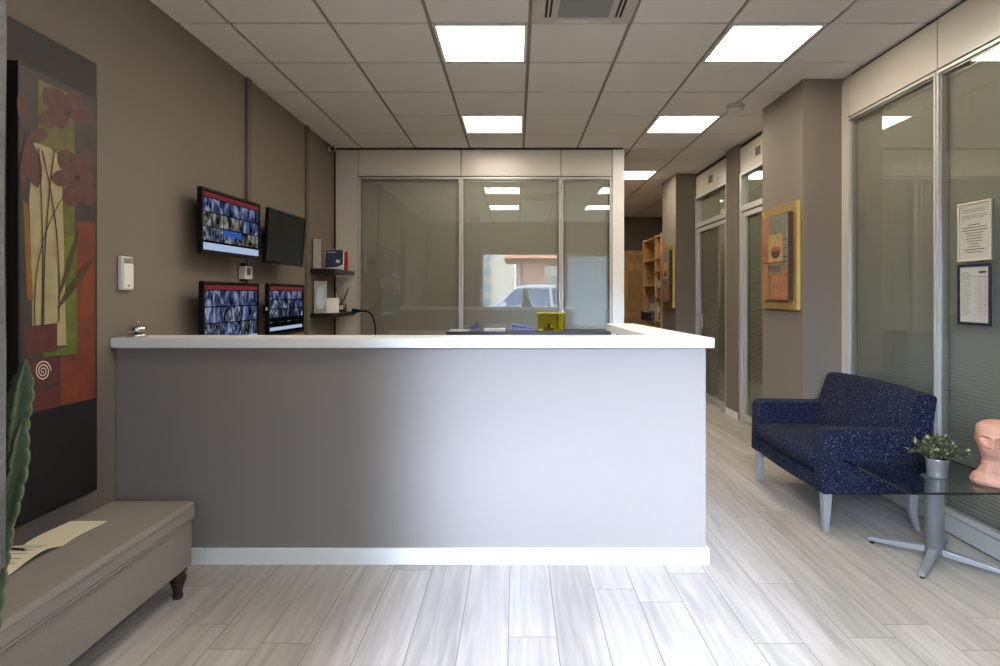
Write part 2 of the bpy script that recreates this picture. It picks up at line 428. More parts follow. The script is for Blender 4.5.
XD = 2.42
fD = lambda u, v, z: (XD - v, u, z)
def door_bay(name, u0, u1, vent_u, handle_u, label):
    w = sempty(name, (XD, (u0+u1)/2, 0), label)
    zt0, zt1 = 2.24, 2.30
    mb = MB(fD)
    mb.box(u0, u1, -.05, 0, ZH+.006, ZC-.05, CREAM)
    mb.build('header_panel', w, bevel=.003)
    vt = MB(fD).box(vent_u-.075, vent_u+.075, .0005, .006, 2.74, 2.84, CREAM)
    for k in range(4): vt.box(vent_u-.06, vent_u+.06, .005, .0075, 2.75+.022*k, 2.766+.022*k, DARK)
    vt.build('vent_grille', w)
    mb = MB(fD)
    fw = .06
    mb.box(u0, u0+fw, -.07, .012, 0, ZH, ALUL).box(u1-fw, u1, -.07, .012, 0, ZH, ALUL)
    mb.box(u0+fw, u1-fw, -.07, .012, ZH-.03, ZH, ALUL).box(u0+fw, u1-fw, -.07, .012, zt0, zt1, ALUL)
    mb.build('door_frame', w, bevel=.003)
    MB(fD).box(u0+fw, u1-fw, -.034, -.028, zt1, ZH-.03, GLASS).build('transom_pane', w)
    mb = MB(fD); slats(mb, u0+fw+.01, u1-fw-.01, -.07, zt1+.01, ZH-.04, .024, .026, .95, BLINDD); mb.build('transom_blind', w)
    lw = .05; a, b = u0+fw+.006, u1-fw-.006
    mb = MB(fD)
    mb.box(a, a+lw, -.045, -.005, .012, zt0-.008, ALUL).box(b-lw, b, -.045, -.005, .012, zt0-.008, ALUL)
    mb.box(a+lw, b-lw, -.045, -.005, zt0-.06, zt0-.008, ALUL).box(a+lw, b-lw, -.045, -.005, .012, .09, ALUL)
    lf = mb.build('door_leaf', w, bevel=.003)
    MB(fD).box(a+lw, b-lw, -.024, -.018, .09, zt0-.06, GLASS).build('glass_pane', lf)
    mb = MB(fD); slats(mb, a+lw+.01, b-lw-.01, -.05, .11, zt0-.07, .024, .026, .95, BLINDD); mb.build('blind', lf)
    mb = MB(fD).box(handle_u-.02, handle_u+.02, .0, .008, .92, 1.10, WPLAST)
    mb.cyl((handle_u, .008, 1.02), (handle_u, .05, 1.02), .009, .009, STEEL, 12).cyl((handle_u, .045, 1.02), (handle_u-.11, .045, 1.02), .009, .009, STEEL, 12)
    mb.build('door_handle', lf)
    MB(fD).box(u0, u1, -.06, -.02, ZC-.05, ZC, DARK).build('shadow_gap', w)
    return w
door_bay('door_2', 5.24, 6.338, 5.86, 5.42, 'near office door with blinds, behind the column')
door_bay('door_3', 6.692, 7.898, 7.30, 7.62, 'far office door with blinds, past the pier')
struct(MB().box(2.41, 2.5, 5.15, 5.24, 0, ZC, TAUPE).build('wall_infill'))

# ------------------------------------------------------------------ ceiling fittings
places = {(-1, -3): 'square ceiling light near the viewer, on the counter side, seen only as a reflection',
          (-1, 0): 'square ceiling light left of the air conditioner, above the reception counter',
          (-1, 3): 'square ceiling light close to the glazed back partition',
          (2, -3): 'square ceiling light near the viewer on the sofa side, seen only as a reflection',
          (2, 0): 'large square ceiling light right of the air conditioner, nearest the right partition',
          (2, 3): 'square ceiling light beside the smoke detector',
          (2, 11): 'unseen square ceiling light added to brighten the far end of the corridor, hidden behind the partition',  # panel added out of view to lift the dark corridor end
          (2, 7): 'square ceiling light over the corridor, cut off by the end of the back partition'}
for (c, r) in LIGHTS:
    x0, x1, y0, y1 = cx(c)+.013, cx(c+1)-.013, ry(r)+.013, ry(r+1)-.013
    t = empty('ceiling_light', ((x0+x1)/2, (y0+y1)/2, ZC), places[(c, r)], 'ceiling light', 'square ceiling lights')
    b = .020
    mb = MB()
    mb.box(x0, x0+b, y0, y1, ZC-.003, ZC+.012, WHITE).box(x1-b, x1, y0, y1, ZC-.003, ZC+.012, WHITE)
    mb.box(x0+b, x1-b, y0, y0+b, ZC-.003, ZC+.012, WHITE).box(x0+b, x1-b, y1-b, y1, ZC-.003, ZC+.012, WHITE)
    mb.build('frame', t)
    MB().box(x0+b, x1-b, y0+b, y1-b, ZC+.002, ZC+.008, PANEL).build('diffuser', t)

# cassette air conditioner
x0, x1, y0, y1 = cx(0)+.006, cx(1)-.006, ry(-1)+.006, ry(0)-.006
t = empty('air_conditioner', ((x0+x1)/2, (y0+y1)/2, ZC), 'white cassette air conditioner with grey mesh grille in the ceiling', 'air conditioner')
ACW = mat('air_conditioner_white', (205, 200, 192), .45); MESH = mat('grille_mesh', (165, 163, 158), .7)
mb = MB()
for k, (i0, z) in enumerate(((0, ZC-.002), (.03, ZC-.022), (.06, ZC-.032))):
    mb.box(x0+i0, x1-i0, y0+i0, y1-i0, z, z+.025 if k else ZC+.012, ACW)
mb.build('cover', t, bevel=.006, seg=3)
mb = MB().box(x0+.15, x1-.15, y0+.15, y1-.15, ZC-.037, ZC-.031, MESH)
for k in range(24):
    yy = y0+.155 + k*(y1-y0-.31)/23
    mb.box(x0+.15, x1-.15, yy-.002, yy+.002, ZC-.040, ZC-.037, MESH)
mb.build('grille', t)
mb = MB()
for (a, b, c, d) in ((x0+.075, x0+.088, y0+.14, y1-.14), (x0+.1, x0+.112, y0+.14, y1-.14), (x1-.088, x1-.075, y0+.14, y1-.14), (x1-.112, x1-.1, y0+.14, y1-.14)):
    MB().box(a, b, c, d, ZC-.0335, ZC-.031, DARK).build('air_slot', t)
mb = MB()
for (a, b, c, d) in ((x0+.14, x1-.14, y1-.125, y1-.075), (x0+.14, x1-.14, y0+.075, y0+.125)):
    MB().box(a, b, c, d, ZC-.039, ZC-.032, WPLAST).build('louvre', t, bevel=.003)

dd = 951/(VY-105.5); xx = PX(735.5, dd)
t = empty('smoke_detector', (xx, dd, ZC), 'round white smoke detector on the ceiling beside a square light', 'smoke detector')
MB().lathe([(.0, -.003), (.075, -.003), (.08, -.012), (.078, -.018)][::-1], (xx, dd, ZC), WPLAST, 32).build('base', t)
MB().lathe([(.0, -.058), (.03, -.056), (.055, -.046), (.064, -.032), (.064, -.018)], (xx, dd, ZC), WPLAST, 32).build('sensor_head', t)

# little bullet camera in the far left corner
t = empty('security_camera', (XL, 6.33, 2.9), 'small white security camera high in the back left corner', 'security camera')
MB().cyl((XL+.001, 6.33, 2.92), (XL+.012, 6.33, 2.92), .03, .03, WPLAST, 20).cyl((XL+.012, 6.33, 2.92), (XL+.05, 6.30, 2.925), .009, .009, WPLAST, 12).build('mount', t)
MB().cyl((XL+.045, 6.34, 2.935), (XL+.075, 6.23, 2.90), .028, .03, WPLAST, 20).build('housing', t)
MB().cyl((XL+.0745, 6.232, 2.9005), (XL+.0765, 6.224, 2.898), .024, .024, BLACK, 20).build('lens', t)

# ------------------------------------------------------------------ reception counter
YF, ZK = 2.92, PZ(338, 2.92)
TH = .05
t = empty('reception_counter', (-.5, 3.05, 0), 'long taupe reception counter with a white top and baseboard', 'reception counter')
xe = PX(706, 2.96)
mb = MB()
mb.box(XL+.002, xe, 2.96, 3.08, 0, ZK-TH-.001, TAUPE2)
mb.hexa([(xe-.12, 3.08, 0), (xe, 3.08, 0), (.86, 4.33, 0), (.74, 4.33, 0), (xe-.12, 3.08, ZK-TH-.001), (xe, 3.08, ZK-TH-.001), (.86, 4.33, ZK-TH-.001), (.74, 4.33, ZK-TH-.001)], TAUPE2)
mb.build('body', t, bevel=.003)
xf = PX(714.6, YF)
mb = MB().prism([(XL+.002, YF), (xf, YF), (.875, 4.36), (.664, 4.36), (.70, 3.135), (XL+.002, 3.135)], 'z', ZK-TH, ZK, WHITE)
mb.build('countertop', t, bevel=.003)
mb = MB().box(XL+.45, xe+.014, 2.946, 2.96, 0, .082, BASEW)
mb.box(XL+.002, XL+.446, 2.946, 2.96, 0, .082, BASEW)
mb.hexa([(xe, 2.96, 0), (xe+.014, 2.96, 0), (.874, 4.33, 0), (.86, 4.33, 0), (xe, 2.96, .082), (xe+.014, 2.96, .082), (.874, 4.33, .082), (.86, 4.33, .082)], BASEW)
mb.build('baseboard', t, bevel=.003)
# desk of the clerk behind the counter
MB().box(XL+.002, .62, 3.081, 3.7, .72, .75, WHITE).box(XL+.03, XL+.06, 3.1, 3.66, 0, .72, WHITE).box(.58, .61, 3.1, 3.66, 0, .72, WHITE).build('work_surface', t, bevel=.002)

bx, by = PX(137, 3.0), 3.0
t = empty('call_bell', (bx, by, ZK), 'small chrome call bell on the left end of the white countertop', 'bell')
MB().lathe([(0, .001), (.046, .001), (.048, .006), (.044, .013), (.03, .018), (.012, .022), (.010, .034)], (bx, by, ZK), CHROME, 32).build('base', t)
MB().lathe([(.043, .030), (.045, .034), (.042, .046), (.032, .058), (.016, .064), (0, .066)], (bx, by, ZK), CHROME, 32).build('dome', t)
MB().lathe([(.004, .065), (.004, .073), (.008, .075), (.008, .079), (0, .081)], (bx, by, ZK), CHROME, 16).build('button', t)

# ------------------------------------------------------------------ things on the left wall
d0 = 2.0*F/(VX-121)
t = empty('intercom', (XL, d0+.045, PZ(290, d0)), 'white wall intercom handset right of the tall flower painting', 'intercom')
za, zb_ = PZ(290, d0), PZ(256, d0)
MB().box(XL+.0015, XL+.026, d0, d0+.088, za, zb_, WPLAST).build('body', t, bevel=.006, seg=3)
MB().box(XL+.0262, XL+.031, d0+.006, d0+.082, za+.006, zb_-.04, WHITE).build('cover', t, bevel=.002)
mb = MB()
for k in range(4): mb.box(XL+.0262, XL+.0285, d0+.008, d0+.080, zb_-.034+.007*k, zb_-.030+.007*k, GPLAST)
mb.build('speaker_grille', t)
MB().box(XL+.0311, XL+.0318, d0+.036, d0+.052, za+.02, za+.026, DARK).build('key', t)

d0 = 4.27
t = empty('thermostat', (XL, d0, PZ(272, d0)), 'small white box with a grey display between the wall monitors', 'thermostat')
za, zb_ = PZ(279, d0), PZ(266, d0)
MB().box(XL+.0015, XL+.05, d0, d0+.12, za, zb_, WPLAST).build('body', t, bevel=.004, seg=2)
MB().box(XL+.0502, XL+.052, d0+.03, d0+.085, za+.03, zb_-.012, mat('lcd_grey', (70, 74, 72), .3)).build('display', t)
MB().box(XL+.004, XL+.03, d0+.02, d0+.06, za-.012, za, BLACK).build('bracket', t)
MB().box(XL+.004, XL+.03, d0+.03, d0+.09, zb_, zb_+.022, BLACK).build('adapter', t)

def monitor(x1, d1, x2, d2, ztop, h, tilt, label, mode):
    w = math.hypot(x2-x1, d2-d1)
    ang = math.atan2(d2-d1, x2-x1)
    M = Matrix.Translation(((x1+x2)/2, (d1+d2)/2, ztop)) @ Matrix.Rotation(ang, 4, 'Z') @ Matrix.Rotation(tilt, 4, 'X')
    t = empty('wall_monitor', None, label, 'monitor', 'monitors on the left wall', mtx=M)
    W = w/2; bz = .016
    mb = MB().box(-W, W, .0, .026, -h, 0, BLACK)
    mb.build('casing', t, bevel=.003, world=False)
    mb = MB()
    mb.box(-W, -W+bz, -.006, -.0002, -h, 0, BLACK).box(W-bz, W, -.006, -.0002, -h, 0, BLACK)
    mb.box(-W+bz, W-bz, -.006, -.0002, -bz, 0, BLACK).box(-W+bz, W-bz, -.006, -.0002, -h, -h+bz*1.4, BLACK)
    mb.build('bezel', t, bevel=.0015, world=False)
    MB().box(-W*.6, W*.6, .0262, .05, -h*.85, -h*.2, BLACKM).build('rear_housing', t, bevel=.006, world=False)
    # arm reaching the wall behind
    xc = (x1+x2)/2; gap = max(.012, (xc - XL) - .0515)
    MB().box(-.05, .05, .0502, .05+gap*.92, -h*.62, -h*.42, BLACKM).build('wall_bracket', t, bevel=.003, world=False)
    sx0, sx1, sz0, sz1 = -W+bz, W-bz, -h+bz*1.4, -bz
    mb = MB()
    def q(a, b, c, d, e, m):
        mb.poly([(a, -e, c), (b, -e, c), (b, -e, d), (a, -e, d)], m)
    if mode == 'off':
        q(sx0, sx1, sz0, sz1, .0008, mat('dark_screen', (11, 12, 14), .2, spec=.3))
    else:
        q(sx0, sx1, sz0, sz1, .0008, SBLACK)
        sw, sh_ = sx1-sx0, sz1-sz0
        q(sx0+.01, sx1-.004, sz1-.036, sz1-.006, .0012, SRED)
        top = sz1-.042
        bot = {'nine': sz0+.055, 'tall': sz0+.012, 'mixed': sz0+.115}[mode]
        rows, cols = (3, 3) if mode != 'mixed' else (3, 4)
        rnd = random.Random(hash(mode) if False else len(mode)*7+3)
        for r in range(rows):
            for c in range(cols):
                a = sx0+.006 + c*(sw-.012)/cols; b = a + (sw-.012)/cols - .007
                e = top - r*(top-bot)/rows; dd_ = e - (top-bot)/rows + .007
                if mode == 'nine' and (r, c) == (2, 1):
                    q(a, b, (e+dd_)/2, e, .0012, SBLUE); q(a, b, dd_, (e+dd_)/2, .0012, FEEDS[1])
                elif mode == 'nine' and (r, c) in ((1, 0), (1, 1)):
                    q(a, b, dd_, e, .0012, FEEDS[3])
                else:
                    q(a, b, dd_, e, .0012, FEEDS[rnd.choice((0, 1, 2, 0, 1, 3) if mode == 'nine' else (0, 1, 2, 0))])
        if mode == 'nine': q(sx0+.006, sx1-.006, sz0+.004, sz0+.048, .0012, SPALE)
        if mode == 'mixed':
            q(sx0+.01, sx1-.02, sz0+.022, sz0+.048, .0012, SPALE)
            for c in range(4):
                a = sx0+.02 + c*(sw-.03)/4; q(a, a+sw/4*.45, sz0+.084, sz0+.088, .0012, FEEDS[3])
        if mode == 'tall': q(sx0+sw*.62, sx1-.004, sz0+.004, sz0+.022, .0012, SPALE)
    mb.build('screen', t, world=False)
    if mode == 'mixed':
        MB().box(-W-.012, -W-.001, .004, .016, -h*.5, -h*.44, WPLAST).build('side_button', t, world=False)
    return t
monitor(-1.90, 3.54, -1.864, 4.27, PZ(186, 3.54), .405, 0, 'upper left wall monitor showing nine camera pictures under a red bar', 'nine')
monitor(-1.838, 4.37, -1.81, 5.05, PZ(207.3, 4.37), .415, math.radians(4), 'upper right wall monitor, switched off with a black screen', 'off')
monitor(-1.89, 3.54, -1.874, 4.27, PZ(281, 3.54), .405, 0, 'lower left wall monitor with blue camera pictures, nearest the call bell', 'tall')
monitor(-1.845, 4.37, -1.828, 5.05, PZ(283.2, 4.37), .405, 0, 'lower right wall monitor with twelve small pictures above a pale bar', 'mixed')

# tall flower painting
XB, XF = XL+.034, XL+.078
t = empty('flower_painting', (XB, 2.45, .4), 'tall dark painting of red flowers and a spiral on the left wall', 'painting')
BRD = mat('painting_black', (24, 20, 20), .45, var=.2, vscale=9)
BACK = mat('painting_board', (46, 42, 39), .55)
dR = -XB*F/(VX-97)
zt = PZ(64, dR); zb0 = PZ(490, dR)
MB().box(XL+.0015, XB, 2.05, dR, zb0, zt, BACK).build('backing_board', t, bevel=.003)
dN = -XF*F/(VX-18); dFar = -XF*F/(VX-97)
cz1 = PZ(60, dN); cz0 = PZ(488, dFar)
def cp(px, py, e=0.0):
    d = -XF*F/(VX-px)
    return (XF + e, d, PZ(py, d))
P_OLIVE = mat('paint_olive', (98, 92, 40), .5, var=.2, vscale=14); P_CREAM = mat('paint_cream', (162, 146, 104), .5, var=.12, vscale=14)
P_GREEN = mat('paint_green', (92, 100, 32), .5, var=.3, vscale=10); P_ORANGE = mat('paint_rust', (112, 52, 28), .5, var=.25, vscale=9)
P_MAROON = mat('paint_maroon', (88, 42, 36), .5, var=.2, vscale=18); P_PETAL = mat('paint_petal', (86, 50, 42), .5, var=.3, vscale=20)
P_DARK = mat('paint_dark_line', (44, 32, 26), .5); P_BG = mat('paint_charcoal', (58, 52, 46), .5, var=.2, vscale=8)
P_GOLD = mat('paint_gold', (128, 86, 34), .5, var=.2, vscale=12); P_WHITE = mat('paint_white', (222, 206, 188), .5); P_LEAF = mat('paint_leaf', (70, 60, 30), .5)
mb = MB()
mb.box(XB+.0003, XF, dN, dFar, cz0, cz1, BRD)
lay = [0]
def pp(pts, m):
    lay[0] += .00012
    mb.poly([cp(x, y, .0002 + lay[0]) for x, y in pts], m)
pp([(20, 64), (95.5, 99), (95.5, 398), (20, 415)], P_BG)
pp([(38, 79), (74, 95), (75, 250), (38, 250)], P_OLIVE)
pp([(64, 236), (77, 236), (77, 354), (43, 357), (43, 351), (66, 347)], P_GREEN)
pp([(76, 222), (95, 222), (95, 398), (60, 406), (60, 357), (77, 354)], P_ORANGE)
pp([(34, 142), (50, 148), (61, 158), (64, 250), (66, 345), (57, 346), (57, 323), (32, 326), (31, 260), (29, 200)], P_CREAM)
pp([(23, 200), (28, 205), (33, 300), (27, 300)], P_GOLD)
pp([(25, 328), (57, 324), (57, 351), (25, 355)], P_MAROON)
pp([(20, 361), (58, 356.5), (58, 382), (20, 388)], P_MAROON)
pp([(20, 391.5), (58, 385.5), (58, 407), (20, 414)], P_MAROON)
def petal(x0, y0, x1, y1, w, m=P_PETAL):
    pts = []
    w *= 1.35; n = 14; L = math.hypot(x1-x0, y1-y0); ux, uy = (x1-x0)/L, (y1-y0)/L
    for k in range(n+1):
        a = k/n; ww = w*(math.sin(PI*min(1, a**1.0))**.7)*(.55+.6*a) if 0 < a < 1 else 0
        pts.append((x0+ux*L*a - uy*ww, y0+uy*L*a + ux*ww))
    for k in range(n-1, 0, -1):
        a = k/n; ww = w*(math.sin(PI*a)**.7)*(.55+.6*a)
        pts.append((x0+ux*L*a + uy*ww, y0+uy*L*a - ux*ww))
    pp(pts, m)
for e in ((44, 88, 9), (77, 91, 8), (37, 121, 8), (93, 116, 8), (58, 128, 6)): petal(67, 114, *e)
for e in ((20, 90, 5), (48, 135, 6), (37, 188, 7), (22, 190, 4)): petal(27, 134, *e)
for e in ((60, 150, 8), (88, 150, 7), (50, 178, 7), (68, 207, 8), (92, 205, 8), (94, 178, 7)): petal(77, 178, *e)
for c_ in ((67, 114), (27, 134), (77, 178)):
    pp([(c_[0]+3*math.cos(k*PI/5), c_[1]+3.5*math.sin(k*PI/5)) for k in range(10)], P_DARK)
def stroke(pts, w, m=P_DARK):
    a = [(x-w, y) for x, y in pts]; b = [(x+w, y) for x, y in pts][::-1]
    pp(a+b, m)
def curve(p0, p1, p2, n=12):
    return [((1-t)**2*p0[0]+2*t*(1-t)*p1[0]+t*t*p2[0], (1-t)**2*p0[1]+2*t*(1-t)*p1[1]+t*t*p2[1]) for t in [k/n for k in range(n+1)]]
stroke(curve((38, 148), (44, 240), (41, 325)), .5); stroke(curve((54, 150), (42, 230), (43, 325)), .5)
stroke(curve((67, 190), (30, 240), (34, 325)), .5); stroke(curve((41, 150), (62, 230), (58, 322)), .5)
pp(curve((57, 300), (62, 268), (79, 228)) + curve((79, 228), (74, 262), (57, 300))[1:-1], P_LEAF)
pp(curve((56, 310), (66, 282), (94, 256)) + curve((94, 256), (80, 286), (56, 310))[1:-1], P_LEAF)
sp_o, sp_i = [], []
for k in range(72):
    a = k/71*PI*2*2.9 + .6; r = .6 + k/71*7.4
    for lst, rr in ((sp_o, r+.45), (sp_i, r-.45)):
        lst.append((42 + rr*math.cos(a), 371 + rr*1.3*math.sin(a)))
for k in range(71):
    mb.poly([cp(*sp_o[k], .004), cp(*sp_o[k+1], .004), cp(*sp_i[k+1], .004), cp(*sp_i[k], .004)], P_WHITE)
mb.build('canvas', t)

# ------------------------------------------------------------------ bench with papers
LINEN = mat('grey_linen', (147, 139, 126), .95, spec=.2, bump=.5, bscale=420, var=.06, vscale=160)
BX0, BX1, BY0, BY1 = -1.84, PX(193, 2.64), 1.28, 2.67
zl = PZ(505, 2.6)
t = empty('storage_bench', ((BX0+BX1)/2, 1.95, 0), 'grey upholstered storage bench under the tall flower painting', 'bench')
mb = MB().box(BX0+.012, BX1-.012, BY0+.012, BY1-.012, .138, zl-.085, LINEN)
mb.build('body', t, bevel=.012, seg=3)
mb = MB().box(BX0, BX1, BY0, BY1, zl-.082, zl, LINEN)
mb.build('lid_cushion', t, bevel=.022, seg=4)
mb = MB()
for z in (zl-.016, zl-.072):
    r = .004; a = .002
    pts = [(BX0-a, BY0+.02, z), (BX0-a, BY1-.02, z), (BX0+.02, BY1+a, z), (BX1-.02, BY1+a, z), (BX1+a, BY1-.02, z), (BX1+a, BY0+.02, z), (BX1-.02, BY0-a, z), (BX0+.02, BY0-a, z), (BX0-a, BY0+.02, z)]
    mb.tube(pts, r, LINEN, 8)
mb.build('piping', t)
LEGW = mat('dark_turned_wood', (36, 28, 24), .35)
for (x, y) in ((BX1-.06, BY1-.045), (BX0+.05, BY1-.045), (BX1-.05, BY0+.05), (BX0+.05, BY0+.05)):
    MB().lathe([(0, 0), (.02, 0), (.023, .016), (.018, .028), (.026, .058), (.036, .084), (.037, .098), (.029, .112), (.038, .122), (.04, .137)], (x, y, 0), LEGW, 24).build('leg', t)

PAPER = mat('cream_paper', (226, 212, 178), .8); INK = mat('ink', (70, 66, 62), .8)
t = empty('booklet', (-1.74, 2.18, zl), 'open cream booklet lying on the grey bench', 'booklet')
n = 10
mb = MB()
lo, hi = [], []
for k in range(n+1):
    a = k/n; y = 2.17 + a*.235
    z = zl + .002 + .010*math.sin(PI*a)*(1-a)
    lo.append((y, z)); hi.append((y, z+.003))
mb.prism(lo + hi[::-1], 'x', -1.825, -1.675, PAPER)
mb.build('far_page', t)
mb = MB(); lo, hi = [], []
for k in range(n+1):
    a = k/n; y = 2.168 - a*.235
    z = zl + .002 + .03*math.sin(PI*a)*(1-.75*a)
    lo.append((y, z)); hi.append((y, z+.004))
mb.prism(lo + hi[::-1], 'x', -1.83, -1.68, PAPER)
for k in range(7):
    y = 2.14 - k*.028; a = (2.168-y)/.235
    z = zl + .0064 + .03*math.sin(PI*a)*(1-.75*a)
    mb.box(-1.80, -1.71, y-.003, y+.003, z-.0005, z+.0004, mat('faint_print', (180, 168, 140), .8))
mb.build('near_page', t)
yp = 2.08
t = empty('pen', (-1.79, yp, zl+.035), 'black pen lying across the open booklet', 'pen')
zp = zl + .006 + .03*math.sin(PI*.37)*(1-.75*.37) + .0045
MB().cyl((-1.83, yp+.012, zp), (-1.735, yp-.004, zp), .004, .004, BLACK, 10).build('barrel', t)
MB().cyl((-1.735, yp-.004, zp), (-1.722, yp-.006, zp), .004, .001, STEEL, 10).build('tip', t)

# ------------------------------------------------------------------ cactus and curtain at the left edge
CACT = mat('cactus_green', (58, 68, 38), .6, var=.25, vscale=30, bump=.2, bscale=90)
RIB = mat('cactus_rib_edge', (98, 104, 66), .7)
t = empty('potted_cactus', (-.985, 1.02, 0), 'tall green column cactus with scalloped ribs beside the bench, cut by the photo edge', 'cactus')
def cactus(name, path, rad, rot, par, tip=True):
    mb = MB(); n = len(path)-1; steps = 220; ribs = 4; seg = 32; rings = []
    P = [Vector(p) for p in path]
    tot = sum((P[i+1]-P[i]).length for i in range(n))
    for k in range(steps+1):
        a = k/steps*n; i = min(int(a), n-1); p = P[i].lerp(P[i+1], a-i)
        s_ = k/steps*tot
        end = min(1, (1-k/steps)*tot/.09); R = rad*(1-(1-end)**2.2*.97 if tip else 1)
        sc_ = .72 + .5*abs(math.sin(s_*PI/.032))**.7
        ring = []
        for j in range(seg):
            th = 2*PI*j/seg + rot
            c = abs(math.cos(ribs/2*(th-rot)))
            rr = R*(.45 + .55*c**1.6*sc_)
            ring.append(mb.v(p + Vector((math.cos(th)*rr, math.sin(th)*rr, 0))))
        rings.append(ring)
    for A, B in zip(rings, rings[1:]):
        for j in range(seg):
            q = (j*ribs) % seg
            onrib = (j*ribs % seg) == 0 or ((j+1)*ribs % seg) == 0
            mb.face([A[j], A[(j+1) % seg], B[(j+1) % seg], B[j]], RIB if onrib else CACT, True)
    mb.face(rings[0][::-1], CACT); mb.face(rings[-1], CACT)
    return mb.build(name, par)
c0 = (-.985, 1.02, .36)
tp = lambda px, py, d: (PX(px, d), d, PZ(py, d))
cactus('stem', [(-.975, 1.02, .33), (-.94, 1.02, .62), tp(-4, 560, 1.02), tp(9, 470, 1.02), tp(26, 359, 1.02)], .019, .35, t)
cactus('branch', [tp(-4, 545, 1.06), tp(0, 500, 1.07), tp(8, 416, 1.07)], .022, .6, t)
cactus('arm', [tp(6, 520, .985), tp(17, 470, .975), tp(24, 416, .97)], .017, .1, t)
POT = mat('terracotta_pot', (140, 82, 58), .8)
MB().lathe([(0, .0), (.10, .0), (.145, .30), (.15, .30), (.15, .335), (.135, .335), (.13, .31), (0, .31)], (-.985, 1.02, 0), POT, 36).build('pot', t)
MB().lathe([(0, .325), (.05, .324), (.128, .314)], (-.985, 1.02, 0), mat('soil', (52, 40, 30), .95, bump=.6, bscale=120), 28).build('soil', t)

CURT = mat('grey_crinkled_cloth', (118, 117, 114), .8, bump=.8, bscale=70)
t = empty('curtain', (-.85, .84, .95), 'crinkled grey curtain hanging at the left edge of the photo', 'curtain')
mb = MB(); cols = []
x1c = PX(1, .86)
rnd = random.Random(3)
for i in range(80):
    a = i/79; x = x1c - a*.18
    y = .84 + .035*math.sin(a*20) + .01*math.sin(a*97)
    cols.append([mb.v((x + rnd.uniform(-.001, .001), y + rnd.uniform(-.002, .002), z)) for z in [.95 + k*.16 for k in range(13)]])
for A, B in zip(cols, cols[1:]):
    for k in range(12): mb.face([A[k], B[k], B[k+1], A[k+1]], CURT, True)
o = mb.build('cloth', t)
so = o.modifiers.new('thick', 'SOLIDIFY'); so.thickness = .004
MB().box(x1c-.19, x1c+.01, .82, .86, 2.875, ZC-.001, ALU).build('track', t)

# ------------------------------------------------------------------ corner shelves and what is on them
SHX = XL+.245; SY0, SY1 = 5.75, 6.46
zs = [PZ(268.6, SY0), PZ(313.3, SY0)]
SHELF = mat('dark_wenge', (36, 28, 25), .45, var=.2, vscale=10)
for z, lb in zip(zs, ('upper dark corner shelf holding brochures', 'lower dark corner shelf holding a reed diffuser')):
    tag(MB().box(XL+.0015, SHX, SY0, SY1, z-.042, z, SHELF).build('wall_shelf', bevel=.003), lb, 'shelf', 'dark corner shelves')
def lean(name, px0, px1, py0, py1, d, th, m, mf, label, cat, yaw=0, tilt=.12, draw=None):
    """an upright thin thing standing on a shelf at depth d, face towards the room"""
    zb_ = zs[0] if py1 < 290 else zs[1]
    w = (px1-px0)*d/F; h = (py1-py0)*d/F
    M = Matrix.Translation((PX((px0+px1)/2, d), d, zb_+.001)) @ Matrix.Rotation(yaw, 4, 'Z') @ Matrix.Rotation(-tilt, 4, 'X')
    t = empty(name, None, label, cat, mtx=M)
    MB().box(-w/2, w/2, 0, th, 0, h, m).build('cover', t, bevel=.0015, world=False)
    mb = MB().box(-w/2+.004, w/2-.004, -.0012, -.0002, .004, h-.004, mf)
    if draw: draw(mb, w, h)
    mb.build('front', t, world=False)
    return t
GREYC = mat('grey_card', (176, 168, 156), .6, var=.15, vscale=25)
NAVYC = mat('navy_print', (44, 56, 84), .45); REDC = mat('red_cover', (168, 52, 40), .5); WHC = mat('white_card', (232, 228, 218), .6)
def dr_b(mb, w, h):
    mb.box(-w*.38, w*.05, -.0022, -.0012, h*.84, h*.87, WHC)
    mb.box(w*.1, w*.3, -.0022, -.0012, h*.34, h*.48, WHC)
    mb.prism([(-w*.46, h*.03), (w*.46, h*.03), (w*.46, h*.26), (w*.2, h*.14), (-w*.46, h*.08)], 'y', -.0022, -.0012, WHC)
lean('brochure', 313, 321.5, 238, 268.5, 5.80, .02, BLACKM, GREYC, 'tall grey framed card at the front of the upper shelf', 'framed card', yaw=.35, tilt=.02)
lean('leaflet_box', 325, 343, 248.5, 269, 6.02, .05, WHC, NAVYC, 'navy blue and white leaflet box on the upper shelf', 'leaflet box', yaw=.12, tilt=.1, draw=dr_b)
lean('book', 341, 347.5, 251, 270, 6.22, .03, REDC, REDC, 'red book standing behind the navy leaflet box', 'book', yaw=.1, tilt=.03)
def dr_o(mb, w, h):
    pts = [(w*.36*math.cos(k*PI/12), h*.5 + h*.38*math.sin(k*PI/12)) for k in range(24)]
    mb.prism(pts, 'y', -.003, -.0012, mat('silver_oval', (138, 144, 136), .25, metal=.5))
lean('picture_frame', 314.5, 326.5, 281.5, 313.5, 5.80, .022, WHC, GREYC, 'pale frame with a silver oval on the lower shelf', 'picture frame', yaw=.3, tilt=.05, draw=dr_o)
t = empty('tent_card', (PX(331, 5.92), 5.92, zs[1]), 'white folded tent card in front of the reed diffuser', 'card')
w_, h_ = .15, PZ(298, 5.9)-zs[1]
M_ = Matrix.Translation((PX(331, 5.92), 5.92, zs[1]+.001)) @ Matrix.Rotation(.35, 4, 'Z')
WM[t.name] = M_; t.matrix_world = M_
MB().hexa([(-w_/2, -.055, 0), (w_/2, -.055, 0), (w_/2, -.051, 0), (-w_/2, -.051, 0), (-w_/2, 0, h_), (w_/2, 0, h_), (w_/2, .003, h_-.003), (-w_/2, .003, h_-.003)], WHC).build('front', t, world=False)
